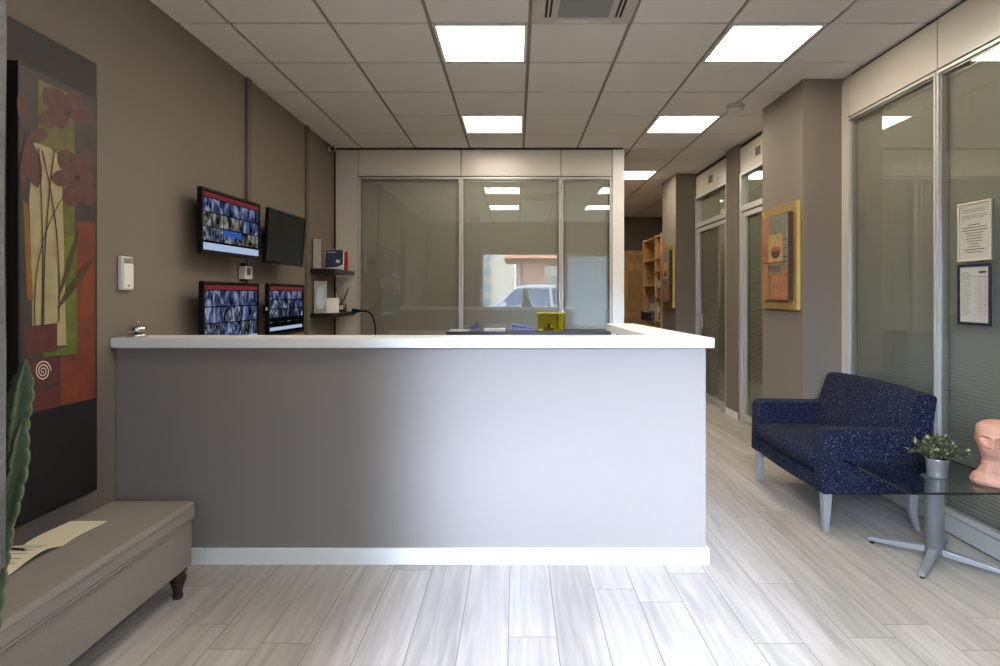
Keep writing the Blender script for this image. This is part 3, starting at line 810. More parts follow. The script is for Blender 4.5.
MB().hexa([(-w_/2, .056, 0), (w_/2, .056, 0), (w_/2, .060, 0), (-w_/2, .060, 0), (-w_/2, .0035, h_-.004), (w_/2, .0035, h_-.004), (w_/2, .007, h_-.004), (-w_/2, .007, h_-.004)], PAPER).build('back', t, world=False)
dx, dy = PX(342.5, 6.25), 6.25
t = empty('reed_diffuser', (dx, dy, zs[1]), 'reed diffuser bottle with dark sticks on the lower corner shelf', 'reed diffuser')
MB().lathe([(0, .001), (.042, .001), (.046, .02), (.046, .075), (.02, .095), (.016, .115), (.018, .118)], (dx, dy, zs[1]), mat('amber_glass', (84, 70, 52), .15), 24).build('bottle', t)
MB().box(dx-.02, dx+.02, dy-.0485, dy-.0465, zs[1]+.025, zs[1]+.068, WHC).build('label_sticker', t)
mb = MB()
for k, (ax, ay) in enumerate(((-.09, -.02), (-.05, .03), (.02, -.02), (.07, .02), (.1, 0))):
    mb.cyl((dx, dy, zs[1]+.08), (dx+ax*.75, dy+ay, zs[1]+.255+.01*(k % 2)), .0042, .0042, mat('reed', (70, 52, 36), .8), 6)
mb.build('reeds', t)
# plug and lead hanging by the lower shelf
t = empty('power_lead', (-1.77, 6.40, PZ(311, 6.4)), 'black plug and lead curving down from the lower corner shelf', 'power lead')
pz = PZ(311, 6.4)
MB().box(PX(352, 6.42), PX(356, 6.42), 6.40, 6.44, pz-.03, pz+.025, BLACK).cyl((PX(356, 6.42), 6.42, pz), (PX(361, 6.42), 6.42, pz), .022, .012, BLACK, 14).build('plug', t, bevel=.003)
pts = [(PX(360, 6.40)+0, 6.42, pz), (PX(367, 6.4), 6.40, pz-.005), (PX(372, 6.4), 6.37, pz-.04), (PX(375.5, 6.4), 6.34, pz-.11), (PX(377, 6.4), 6.32, pz-.2), (PX(377.5, 6.4), 6.31, pz-.32), (PX(377, 6.4), 6.31, .75)]
fine = []
for i in range(len(pts)-1):
    p0, p1, p2, p3 = [Vector(pts[max(0, min(len(pts)-1, j))]) for j in (i-1, i, i+1, i+2)]
    for k in range(6):
        s_ = k/6
        fine.append(.5*((2*p1)+(p2-p0)*s_+(2*p0-5*p1+4*p2-p3)*s_*s_+(3*p1-p0-3*p2+p3)*s_**3))
fine.append(Vector(pts[-1]))
MB().tube(fine, .009, BLACK, 10).build('cable', t)

# ------------------------------------------------------------------ low cabinet behind the counter and its desk things
QD = 5.95
qz = PZ(331.8, QD); qx0, qx1 = PX(446, QD), PX(611, QD)
t = empty('low_cabinet', ((qx0+qx1)/2, 6.15, 0), 'low black-topped cabinet in front of the glazed back partition', 'cabinet')
CABW = mat('cabinet_grey', (92, 90, 88), .5)
MB().box(qx0, qx1, QD, 6.42, qz-.04, qz, mat('black_top', (30, 31, 38), .4)).build('top', t, bevel=.004)
MB().box(qx0+.02, qx1-.02, QD+.03, 6.4, 0, qz-.041, CABW).build('carcass', t, bevel=.003)
for k in range(3):
    a = qx0+.03+k*(qx1-qx0-.06)/3; b = a+(qx1-qx0-.06)/3-.006
    dr = MB().box(a, b, QD+.008, QD+.029, .06, qz-.05, CABW).build('door', t, bevel=.002)
    MB().cyl(((a+b)/2-.06, QD-.012, qz-.12), ((a+b)/2+.06, QD-.012, qz-.12), .005, .005, STEEL, 10).cyl(((a+b)/2-.05, QD-.012, qz-.12), ((a+b)/2-.05, QD+.008, qz-.12), .004, .004, STEEL, 8).cyl(((a+b)/2+.05, QD-.012, qz-.12), ((a+b)/2+.05, QD+.008, qz-.12), .004, .004, STEEL, 8).build('handle', dr)
D2 = 6.02
def pile(name, px0, px1, n, m, label, cat, y0=6.0, y1=6.2, hh=.0025):
    mb = MB(); r = random.Random(px0)
    for k in range(n):
        j = r.uniform(-.006, .006)
        mb.box(PX(px0, D2)+j, PX(px1, D2)+j, y0+j, y1+j, qz+.0005+k*hh, qz+k*hh+hh*.95, m)
    return tag(mb.build(name), label, cat)
pile('paper_stack', 449, 469, 5, WHC, 'thin stack of white paper at the left end of the black cabinet top', 'paper')
pile('paper_sheets', 484, 505, 9, WHC, 'white sheets of paper between the two purple items', 'paper', hh=.003)
PUR = mat('purple_plastic', (72, 66, 104), .4); PURL = mat('lilac_plastic', (128, 122, 160), .4)
x_ = PX(472.5, D2)
t = empty('stapler', (x_, 6.1, qz), 'dark purple stapler open on the low black cabinet', 'stapler')
MB().box(x_-.06, x_+.07, 6.08, 6.12, qz+.001, qz+.016, PURL).build('base', t, bevel=.004)
MB().hexa([(x_-.045, 6.082, qz+.02), (x_+.055, 6.082, qz+.03), (x_+.055, 6.118, qz+.03), (x_-.045, 6.118, qz+.02), (x_-.03, 6.082, qz+.05), (x_+.05, 6.082, qz+.092), (x_+.05, 6.118, qz+.092), (x_-.03, 6.118, qz+.05)], PUR).build('upper_arm', t, bevel=.006)
MB().cyl((x_-.04, 6.079, qz+.02), (x_-.04, 6.121, qz+.02), .012, .012, STEEL, 14).build('hinge', t)
xa, xb = PX(511, D2), PX(536, D2)
t = empty('file_wedge', ((xa+xb)/2, 6.1, qz), 'purple folders leaning in a wedge next to the yellow box', 'folders')
for k in range(4):
    a = xa + .004*k
    z0 = qz+.002+.0085*k
    MB().hexa([(a, 6.03, z0+.013*k), (xb, 6.03, z0), (xb, 6.2, z0), (a, 6.2, z0+.013*k),
               (a, 6.03, z0+.014+.013*k), (xb, 6.03, z0+.0065), (xb, 6.2, z0+.0065), (a, 6.2, z0+.014+.013*k)], PUR if k % 2 == 0 else PURL).build('folder', t)
xa, xb = PX(538, D2), PX(565, D2)
zt_ = PZ(313.5, D2)
t = empty('yellow_box', ((xa+xb)/2, 6.1, qz), 'see-through yellow plastic box on the low black cabinet', 'box')
mb = MB(); th = .005
mb.box(xa, xb, 6.02, 6.02+th, qz+.001, zt_, YBOX).box(xa, xb, 6.22-th, 6.22, qz+.001, zt_, YBOX)
mb.box(xa, xa+th, 6.02+th, 6.22-th, qz+.001, zt_, YBOX).box(xb-th, xb, 6.02+th, 6.22-th, qz+.001, zt_, YBOX).box(xa+th, xb-th, 6.02+th, 6.22-th, qz+.001, qz+.006, YBOX)
mb.build('walls', t)
YEL = mat('yellow_plastic', (196, 184, 40), .35)
mb = MB()
for (a, b, c, d) in ((xa-.004, xb+.004, 6.016, 6.026), (xa-.004, xb+.004, 6.214, 6.224)): mb.box(a, b, c, d, zt_+.0002, zt_+.009, YEL)
mb.box(xa-.004, xa+.008, 6.026, 6.214, zt_+.0002, zt_+.009, YEL).box(xb-.008, xb+.004, 6.026, 6.214, zt_+.0002, zt_+.009, YEL)
mb.build('rim', t)
t2 = empty('tape_roll', ((xa+xb)/2, 6.1, qz+.01), 'dark roll of tape inside the yellow box', 'tape roll')
mb = MB()
mb.lathe([(.03, .0), (.055, .0), (.055, .03), (.03, .03)], ((xa+xb)/2-.02, 6.12, qz+.0075), mat('brown_tape', (92, 76, 40), .4), 24)
mb.build('roll', t2)
MB().box((xa+xb)/2-.035, (xa+xb)/2-.005, 6.09, 6.15, qz+.038, qz+.075, BLACK).build('cutter', t2, bevel=.004)

# ------------------------------------------------------------------ notices on the right partition
def notice(name, px0, px1, za, zb_, border, mb_, label, kind):
    xg = XR + .0095
    d0, d1 = xg*F/(px1-VX), xg*F/(px0-VX)
    t = empty(name, (xg, (d0+d1)/2, za), label, 'notice', 'notices on the right partition')
    mb = MB()
    b = border
    mb.box(xg-.009, xg-.0005, d0, d1, za, za+b, mb_).box(xg-.009, xg-.0005, d0, d1, zb_-b, zb_, mb_)
    mb.box(xg-.009, xg-.0005, d0, d0+b, za+b, zb_-b, mb_).box(xg-.009, xg-.0005, d1-b, d1, za+b, zb_-b, mb_)
    mb.build('frame', t, bevel=.001)
    mb = MB().box(xg-.004, xg-.001, d0+b+.0005, d1-b-.0005, za+b+.0005, zb_-b-.0005, mat('white_paper', (232, 228, 222), .7))
    # the page: left of the page is the far end (larger depth)
    W, H = d1-d0-2*b, zb_-za-2*b
    TXT = mat('print_grey', (120, 114, 114), .8); TXD = mat('print_dark', (70, 64, 74), .8)
    def bar(u0, u1, v, h, m):
        mb.box(xg-.0046, xg-.0041, d1-b-u1*W, d1-b-u0*W, zb_-b-v*H-h, zb_-b-v*H, m)
    r = random.Random(5)
    if kind == 'text':
        for k in range(3): bar(.08, .92-.1*(k % 2), .09+.025*k, .002, TXT)
        for k in range(3): bar(.06, .95-.12*(k == 2), .20+.025*k, .002, TXT)
        bar(.06, .2, .285, .002, TXT)
        for k, w in enumerate((.38, .78, .84, .62, .5, .56, .5, .34, .4, .7, .56)):
            bar(.5-w/2, .5+w/2, .37+.05*k, .0045, TXD if k in (0, 1, 2, 9) else TXT)
    else:
        pts = []
        for k in range(20):
            pts.append((d1-b-W*(.78+.15*math.cos(k*PI/10)), zb_-b-H*(.10+.022*math.sin(k*PI/10))))
        mb.prism(pts, 'x', xg-.0046, xg-.0041, TXD)
        bar(.06, .3, .10, .003, TXT); bar(.06, .4, .14, .003, TXT)
        for k in range(22):
            v = .19+.032*k
            bar(.06, .06+r.uniform(.2, .36), v, .002, TXT); 
            bar(.62, .74, v, .002, TXT); bar(.84, .95, v, .002, TXT)
        for u in (.56, .79): bar(u, u+.004, .17, H*.74, TXT)
        bar(.06, .95, .175, .0016, TXD)
    mb.build('page', t)
    MB().box(xg-.0075, xg-.0055, d0+b+.001, d1-b-.001, za+b+.001, zb_-b-.001, HOLDER).build('cover_sheet', t)
notice('notice_frame', 958.7, 992.3, PZ(262, 3.25)+0, PZ(205, 3.27), .012, mat('beige_plastic', (196, 188, 170), .4), 'upper notice in a pale frame with centred lines of text', 'text')
notice('notice_frame', 958.7, 992.3, PZ(324, 3.28), PZ(265, 3.28), .016, mat('navy_frame', (28, 30, 48), .4), 'lower notice in a dark navy frame, a printed price table', 'table')

# ------------------------------------------------------------------ gold framed paintings
GOLD = mat('gold_leaf', (176, 146, 86), .42, metal=.3, var=.12, vscale=14)
GOLDE = mat('gold_edge', (222, 192, 112), .35, metal=.4)
PC = [mat('patch_%s' % n_, c, .7, var=.2, vscale=26) for n_, c in (('ochre', (150, 112, 62)), ('rust', (148, 90, 58)), ('sage', (114, 114, 94)), ('sand', (176, 146, 92)), ('grey', (122, 114, 98)), ('brown', (70, 50, 42)), ('clay', (158, 108, 74)))]
def gold_painting(xw, d0, d1, z0, z1, label, dark):
    t = empty('gold_framed_painting', (xw, (d0+d1)/2, z0), label, 'painting', 'gold framed paintings')
    w, h = d1-d0, z1-z0
    mb = MB()
    a, b = .014, .075
    # outer box, then a face sloping back towards the canvas
    o_ = [(d0, z0), (d1, z0), (d1, z1), (d0, z1)]; i_ = [(d0+b, z0+b), (d1-b, z0+b), (d1-b, z1-b), (d0+b, z1-b)]
    xo, xi, xb = xw-.030, xw-.022, xw-.0015
    VO = [mb.v((xo, *p)) for p in o_]; VI = [mb.v((xi, *p)) for p in i_]; VB = [mb.v((xb, *p)) for p in o_]; VK = [mb.v((xb, *p)) for p in i_]
    for k in range(4):
        j = (k+1) % 4
        mb.face([VO[k], VO[j], VI[j], VI[k]], GOLD); mb.face([VB[k], VB[j], VO[j], VO[k]], GOLDE); mb.face([VI[k], VI[j], VK[j], VK[k]], GOLDE); mb.face([VK[k], VK[j], VB[j], VB[k]], GOLD)
    for k in range(4):
        p, q = o_[k], i_[k]
        mb.tube([(xo-.0005, p[0]*.98+q[0]*.02, p[1]*.98+q[1]*.02), (xi-.0005, *q)], .0022, GOLDE, 6)
    mb.build('frame', t)
    mb = MB()
    xc = xw-.058
    c0, c1, e0, e1 = d0+b+.001, d1-b-.001, z0+b+.001, z1-b-.001
    mb.box(xc, xw-.002, c0, c1, e0, e1, PC[5])
    W, H = c1-c0, e1-e0; lay = [0]
    def r_(u0, u1, v0, v1, m, e=0):      # u from the left of the picture (far end), v from the top
        lay[0] += .0002
        mb.poly([(xc-.0004-lay[0], c1-u*W, e1-v*H) for u, v in ((u0, v0), (u1, v0), (u1, v1), (u0, v1))], m)
    k = PC
    r_(0, 1, 0, 1, k[0]); r_(.0, .32, .0, .30, k[6]); r_(.32, 1, .0, .30, k[2]); r_(.8, 1, .2, .62, k[4]); r_(0, .22, .30, .55, k[1])
    r_(.28, .8, .23, .56, k[3]); r_(0, .3, .56, 1, k[0]); r_(.3, 1, .70, 1, k[1]); r_(.36, .95, .72, .97, k[6]); r_(.24, .8, .58, .69, k[4])
    for v in (.30, .40, .50): r_(.82, .98, v, v+.012, k[5])
    r_(0, 1, .555, .565, k[5]); r_(.3, .315, .56, 1, k[5])
    # little bowl of round things on the sand coloured patch
    lay[0] += .0002
    bowl = [(.36, .42), (.74, .42), (.70, .475), (.62, .51), (.48, .51), (.40, .475)]
    mb.poly([(xc-.0004-lay[0], c1-u*W, e1-v*H) for u, v in bowl], k[5])
    for (u, v) in ((.43, .405), (.52, .395), (.61, .40), (.68, .408)):
        lay[0] += .0002
        mb.poly([(xc-.0004-lay[0], c1-(u+.05*math.cos(q*PI/6))*W, e1-(v+.03*math.sin(q*PI/6))*H) for q in range(12)], k[1])
    for q in range(7):
        u = .28+.07*q
        r_(u, u+.018, .595, .675, k[5]); r_(u, u+.05, .60+.03*(q % 2), .612+.03*(q % 2), k[5])
    mb.build('canvas', t)
gold_painting(2.16, 4.455, 5.09, PZ(310, 4.46), PZ(200, 4.46), 'gold framed painting of a bowl, on the near column above the sofa', 0)
gold_painting(2.15, 7.93, 8.53, PZ(308, 7.95), PZ(244, 7.95), 'gold framed painting on the far pillar beside the bookcase', 1)

# ------------------------------------------------------------------ sofa
SX0, SXB, SY0, SY1 = PX(823, 3.31), 2.38, 3.31, 4.33
t = empty('loveseat', (2.05, 3.8, 0), 'small navy speckled sofa with silver legs against the right partition', 'sofa')
za = .60
def soft(mb, name, bev, seg=4): return mb.build(name, t, bevel=bev, seg=seg)
def arm_pts(): return [(SX0, .225), (SX0+.005, .56), (SX0+.03, .595), (2.16, .588), (2.30, .60), (2.325, .225)]
soft(MB().prism(arm_pts(), 'y', SY0, SY0+.115, NAVY), 'near_arm', .018)
soft(MB().prism(arm_pts(), 'y', SY1-.115, SY1, NAVY), 'far_arm', .018)
# backrest: leans back; crown slightly arched
mb = MB()
n = 12; A = []
for k in range(n+1):
    a = k/n; y = SY0+.002 + a*(SY1-SY0-.004)
    cr = .012*math.sin(PI*a)
    y = SY0+.002 + a*(SY1-SY0-.05)
    A.append([mb.v((x, y, z)) for x, z in ((2.11, .30), (2.20, .60), (2.262, .775+cr), (2.285, .792+cr), (2.365, .790+cr), (2.385, .770+cr), (2.345, .50), (2.328, .225), (2.15, .225))])
m_ = len(A[0])
for P, Q in zip(A, A[1:]):
    for j in range(m_): mb.face([P[j], P[(j+1) % m_], Q[(j+1) % m_], Q[j]], NAVY, True)
mb.face(A[0][::-1], NAVY); mb.face(A[-1], NAVY)
soft(mb, 'backrest', .014, 3)
# seat base with a gently bowed front
mb = MB(); y0, y1 = SY0+.117, SY1-.117
outer = []
n = 14
pts = [(2.14, y0), (2.14, y1)] + [(SX0+.012-.02*math.sin(PI*k/n), y1+(y0-y1)*k/n) for k in range(n+1)]
mb.prism(pts, 'z', .225, .325, NAVY); soft(mb, 'seat_base', .012, 3)
# thick cushion: domed top, rounded nose that bulges over the base
mb = MB(); nu, nv = 22, 26
def cush(i, j):
    u = i/nu; v = j/nv
    y = y0+.004 + (y1-y0-.008)*v
    bow = .028*math.sin(PI*v)
    x = SX0-.012-bow + (2.125-(SX0-.012-bow))*u
    dome = .014*(math.sin(PI*v)**.6 if 0 < v < 1 else 0)
    e = min(1, u/.12); ze = .062*(1-math.sqrt(max(0, 1-(1-e)**2)))
    e2 = min(1, min(v, 1-v)/.05); ze2 = .02*(1-math.sqrt(max(0, 1-(1-e2)**2)))
    return x, y, .432 + dome + .01*(1-u) - ze - ze2
top = [[mb.v(cush(i, j)) for j in range(nv+1)] for i in range(nu+1)]
bot = []
for i in range(nu+1):
    row = []
    for j in range(nv+1):
        x, y, z = cush(i, j); e = min(1, i/nu/.12)
        row.append(mb.v((x, y, .329 + .042*(1-math.sqrt(max(0, 1-(1-e)**2))))))
    bot.append(row)
for i in range(nu):
    for j in range(nv):
        mb.face([top[i][j], top[i+1][j], top[i+1][j+1], top[i][j+1]], NAVY, True); mb.face([bot[i][j], bot[i][j+1], bot[i+1][j+1], bot[i+1][j]], NAVY, True)
for j in range(nv):
    mb.face([top[0][j], top[0][j+1], bot[0][j+1], bot[0][j]], NAVY, True); mb.face([top[nu][j], bot[nu][j], bot[nu][j+1], top[nu][j+1]], NAVY)
for i in range(nu):
    mb.face([top[i][0], bot[i][0], bot[i+1][0], top[i+1][0]], NAVY); mb.face([top[i][nv], top[i+1][nv], bot[i+1][nv], bot[i][nv]], NAVY)
mb.build('seat_cushion', t)
LEGS = mat('silver_leg', (184, 186, 190), .35, metal=.55)
for (x, y) in ((SX0+.045, SY0+.055), (SX0+.045, SY1-.055)):
    mb = MB(); a, b = .026, .015
    mb.hexa([(x-b-.004, y-b, 0), (x+b-.004, y-b, 0), (x+b-.004, y+b, 0), (x-b-.004, y+b, 0), (x-a, y-a, .226), (x+a, y-a, .226), (x+a, y+a, .226), (x-a, y+a, .226)], LEGS)
    o = mb.build('leg', t, bevel=.003); 
for y in (SY0+.055, SY1-.055):
    mb = MB(); rows = []
    for k in range(9):
        a = k/8; z = .226*(1-a); cx_ = 2.275 - .012*math.sin(a*PI*.9) + .034*a*a; hw = .026-.012*a
        rows.append([mb.v((cx_-hw, y-hw*.8, z)), mb.v((cx_+hw, y-hw*.8, z)), mb.v((cx_+hw, y+hw*.8, z)), mb.v((cx_-hw, y+hw*.8, z))])
    for P, Q in zip(rows, rows[1:]):
        for j in range(4): mb.face([P[j], P[(j+1) % 4], Q[(j+1) % 4], Q[j]], LEGS)
    mb.face(rows[0], LEGS); mb.face(rows[-1][::-1], LEGS)
    mb.build('leg', t, bevel=.003)

# ------------------------------------------------------------------ glass table, plant, bust
TC = (2.145, 3.01); TZ = .435
t = empty('glass_table', (TC[0], TC[1], 0), 'square smoked glass side table on a steel pedestal beside the sofa', 'table')
MB().box(1.836, 2.432, 2.734, 3.285, TZ-.010, TZ, TABLEGLASS).build('glass_top', t)
EDGE = mat('dark_glass_edge', (18, 26, 26), .15)
mb = MB()
for (a, b, c, d) in ((1.8345, 2.4335, 2.7325, 2.7338), (1.8345, 1.8358, 2.7338, 3.2852), (2.4322, 2.4335, 2.7338, 3.2852)): mb.box(a, b, c, d, TZ-.010, TZ, EDGE)
mb.build('polished_edge', t)
MB().lathe([(0, .035), (.043, .035), (.043, TZ-.016), (.06, TZ-.014), (.06, TZ-.0105), (0, TZ-.0105)], (TC[0], TC[1], 0), STEEL, 36).build('column', t)
for k in range(4):
    a = PI/4 + k*PI/2; u = Vector((math.cos(a), math.sin(a), 0)); n_ = Vector((-u.y, u.x, 0)); c_ = Vector((TC[0], TC[1], 0))
    L_ = .30
    def pt(r, s_, z): return tuple(c_ + u*r + n_*s_ + Vector((0, 0, z)))
    mb = MB().hexa([pt(.02, -.021, .034), pt(L_, -.013, .012), pt(L_, .013, .012), pt(.02, .021, .034), pt(.02, -.021, .066), pt(L_, -.013, .032), pt(L_, .013, .032), pt(.02, .021, .066)], STEEL)
    mb.cyl(pt(L_-.02, 0, 0), pt(L_-.02, 0, .013), .011, .011, BLACK, 14)
    mb.build('foot', t, bevel=.003)

px_, py_ = PX(937, 2.97), 2.97
t = empty('potted_plant', (px_, py_, TZ), 'small bushy plant in a silver metal pot on the glass table', 'potted plant')
POTM = mat('white_metal_pot', (182, 186, 192), .28, metal=.8)
MB().lathe([(0, .001), (.041, .001), (.043, .006), (.044, .018), (.050, .088), (.053, .090), (.053, .097), (.050, .097), (.048, .09), (0, .088)], (px_, py_, TZ), POTM, 36).build('pot', t)
LF = [mat('leaf_dark', (44, 50, 32), .5), mat('leaf_mid', (76, 82, 46), .5), mat('leaf_pale', (160, 156, 112), .5)]
mb = MB(); r = random.Random(11)
st = MB(); STEM = mat('plant_stem', (70, 70, 44), .7)
for s_ in range(64):
    th = r.uniform(0, 2*PI); el = r.uniform(.12, 1.45)
    R = r.uniform(.10, .148); 
    base = Vector((px_ + .03*math.cos(th), py_ + .03*math.sin(th), TZ+.089))
    tipp = Vector((px_ + R*math.cos(th)*math.cos(el)*1.0, py_ + R*math.sin(th)*math.cos(el), TZ+.10 + R*.78*math.sin(el)))
    mid = base.lerp(tipp, .5) + Vector((0, 0, .018))
    st.tube([base, mid, tipp], .0015, STEM, 5)
    for q in range(13):
        a = .25 + .75*q/12
        p = base*(1-a)**2 + mid*2*a*(1-a) + tipp*a*a
        d = Vector((r.uniform(-1, 1), r.uniform(-1, 1), r.uniform(-.3, 1))).normalized()
        up = Vector((r.uniform(-1, 1), r.uniform(-1, 1), r.uniform(-1, 1))); sd = d.cross(up).normalized(); nn = sd.cross(d)
        L_, W_ = r.uniform(.013, .021), r.uniform(.0045, .007)
        m_ = LF[r.choice((0, 0, 1, 1, 2))]
        vs = [mb.v(p), mb.v(p + d*L_*.35 + sd*W_ + nn*.001), mb.v(p + d*L_*.75 + sd*W_*.8), mb.v(p + d*L_ - nn*.003), mb.v(p + d*L_*.75 - sd*W_*.8), mb.v(p + d*L_*.35 - sd*W_ + nn*.001)]
        mid_ = mb.v(p + d*L_*.5 + nn*.003)
        for k in range(6): mb.face([vs[k], vs[(k+1) % 6], mid_], m_, True)
st.build('stems', t); mb.build('foliage', t)

# terracotta head: one continuous surface
TERRA = mat('terracotta_skin', (200, 148, 124), .6, var=.05, vscale=18)
hx, hy = 2.335, 2.865
t = empty('head_bust', (hx, hy, TZ), 'pale terracotta bust of a bald head on the glass table', 'bust')
mb = MB(); NS = 72
g = lambda x, s_: math.exp(-(x/s_)**2)
prof = [(.0, .094, .08, 0), (.012, .098, .084, 0), (.03, .088, .076, 0), (.05, .066, .062, 0), (.075, .052, .056, .002), (.10, .049, .055, .0), (.118, .052, .062, -.006),
        (.135, .054, .074, -.012), (.155, .060, .084, -.012), (.18, .066, .090, -.009), (.21, .071, .095, -.004), (.24, .074, .098, .0), (.265, .074, .098, .002), (.29, .069, .091, .004), (.308, .056, .074, .006), (.320, .034, .046, .008), (.326, .012, .016, .008)]
def ip(z):
    for (a, b) in zip(prof, prof[1:]):
        if a[0] <= z <= b[0]:
            s_ = (z-a[0])/(b[0]-a[0]); s_ = s_*s_*(3-2*s_)*.5 + s_*.5
            return [a[k]+(b[k]-a[k])*s_ for k in range(1, 4)]
    return prof[-1][1:]
rows = []
NZ = 110
for i in range(NZ+1):
    z = .326*i/NZ
    rx, ryy, off = ip(z)
    ring = []
    for j in range(NS):
        th = 2*PI*j/NS        # th = 0 is the face (-y local)
        sx, sy = math.sin(th), -math.cos(th)
        x = rx*sx; y = ryy*sy*1.0 + off
        if z > .12:
            f_ = max(0, math.cos(th)); lat = x
            dz = lambda z0, s_: g(z-z0, s_)
            nose = .046*g(lat, .011+.004*g(z-.187, .012))*max(0, min(1, (.245-z)/.06))*(1 if z > .184 else g(z-.184, .006))
            brow = .009*g(z-.243, .010)*g(abs(lat)-.026, .022)
            eye = -.026*g(z-.228, .011)*g(abs(lat)-.030, .013)
            ball = .009*g(z-.227, .007)*g(abs(lat)-.031, .010)
            lips = .011*g(lat, .020)*(g(z-.165, .0045)+g(z-.155, .005))-.008*g(z-.160, .002)*g(lat, .024)
            chin = .008*g(z-.136, .011)*g(lat, .020)
            cheek = .007*g(z-.195, .02)*g(abs(lat)-.040, .016)
            y -= (nose+brow+eye+ball+lips+chin+cheek)*(f_ > .2)
            ear = .012*g(z-.205, .022)*g(abs(th if th < PI else 2*PI-th)-1.75, .12)
            x += ear*(1 if sx > 0 else -1)
        else:
            # collar bones and the notch below the throat
            f_ = max(0, math.cos(th))
            y += .012*g(x, .02)*g(z-.045, .02)*f_
            y -= .006*g(abs(x)-.03, .014)*g(z-.06, .03)*f_
        ring.append((x, y, z*1.167 if z < .12 else .14+(z-.12)*.82))
    rows.append(ring)
ca, sa = math.cos(-.72), math.sin(-.72)
V = [[mb.v((hx + x*ca - y*sa, hy + x*sa + y*ca, TZ+.001 + z)) for (x, y, z) in ring] for ring in rows]
for A, B in zip(V, V[1:]):
    for j in range(NS): mb.face([A[j], A[(j+1) % NS], B[(j+1) % NS], B[j]], TERRA, True)
mb.face(V[0][::-1], TERRA); mb.face(V[-1], TERRA, True)
mb.build('head', t)

# ------------------------------------------------------------------ corridor: bookcase, binders, cupboard
KX0, KX1, KY0, KY1, KZ = 2.13, 2.495, 8.63, 9.86, 2.265
t = empty('bookcase', (KX0, 9.2, 0), 'oak bookcase with open shelves in the corridor beyond the far pillar', 'bookcase')
p_ = .03
ym = KX0*F/(655-VX)
mb = MB()
MB().box(KX1-.012, KX1, KY0, KY1, 0, KZ, OAK).build('back_panel', t)
for y in (KY0, ym, KY1-p_): MB().box(KX0, KX1-.0125, y, y+p_, 0, KZ, OAK).build('upright', t, bevel=.002)
sh1 = [.06, .55, PZ(320, 9.6), PZ(285, 9.6), PZ(260.5, 9.6), KZ-.03]
sh2 = [.06, .55, PZ(320, 9.0), PZ(296.5, 9.0), PZ(270.5, 9.0), PZ(258, 9.0), KZ-.03]
for zz in sh1: MB().box(KX0+.002, KX1-.013, ym+p_+.0005, KY1-p_-.0005, zz-.02, zz, OAK).build('shelf', t)
for zz in sh2: MB().box(KX0+.002, KX1-.013, KY0+p_+.0005, ym-.0005, zz-.02, zz, OAK).build('shelf', t)
BIND = mat('grey_binder', (148, 146, 146), .5); BINDW = mat('white_binder', (206, 202, 194), .5); BLU = mat('blue_folder', (40, 66, 116), .5)
def binder(y, th, z, h, m, label, grp='binders in the corridor bookcase', spine=None):
    t = empty('binder', (KX0+.15, y+th/2, z), label, 'binder', grp)
    MB().box(KX0+.03, KX0+.30, y, y+th, z+.001, z+h, m).build('cover', t, bevel=.003)
    MB().box(KX0+.0285, KX0+.0298, y+th*.2, y+th*.8, z+h*.45, z+h*.8, spine or WHC).build('spine_label', t)
    MB().cyl((KX0+.0275, y+th/2, z+h*.2), (KX0+.0297, y+th/2, z+h*.2), .012, .012, STEEL, 14).build('finger_ring', t)
zz = sh1[2]
nm = ['nearest', 'second', 'third', 'fourth', 'farthest']
for k in range(5):
    binder(ym+p_+.02+k*.085, .075, zz, .35, BIND if k % 2 else BLACKM, '%s upright binder on the far half of the bookcase, shelf above the counter line' % nm[k])
zz = sh2[3]
for k in range(3):
    binder(KY0+p_+.07+k*.08, .07, zz, .30, BLU, '%s blue folder on the near half of the bookcase' % ('right', 'middle', 'left')[k])
zz = sh2[2]
for k in range(3):
    binder(KY0+p_+.07+k*.085, .07, zz, .27, BINDW if k != 1 else BLACKM, '%s binder below the blue folders in the bookcase' % ('right', 'middle', 'left')[k])
t = empty('magazine_tray', (KX0+.06, 9.7, sh1[2]), 'black letter tray at the edge of the bookcase shelf', 'tray')
zt1_ = sh1[2]
mb = MB().box(KX0-.045, KX0+.024, 9.32, 9.80, zt1_+.001, zt1_+.012, BLACKM).box(KX0-.045, KX0-.039, 9.32, 9.80, zt1_+.012, zt1_+.13, BLACKM).box(KX0-.039, KX0+.024, 9.32, 9.326, zt1_+.012, zt1_+.13, BLACKM).box(KX0-.039, KX0+.024, 9.794, 9.80, zt1_+.012, zt1_+.13, BLACKM)
mb.build('tray_body', t)
t = empty('cardboard_box', (KX0+.15, 9.6, sh1[3]), 'small brown box on the shelf above the binders', 'box')
MB().box(KX0+.05, KX0+.25, 9.45, 9.7, sh1[3]+.001, sh1[3]+.10, mat('cardboard', (150, 112, 76), .8)).build('carton', t, bevel=.002)
MB().box(KX0+.04, KX0+.26, 9.44, 9.71, sh1[3]+.101, sh1[3]+.13, mat('cardboard_lid', (120, 84, 60), .8)).build('lid', t, bevel=.002)

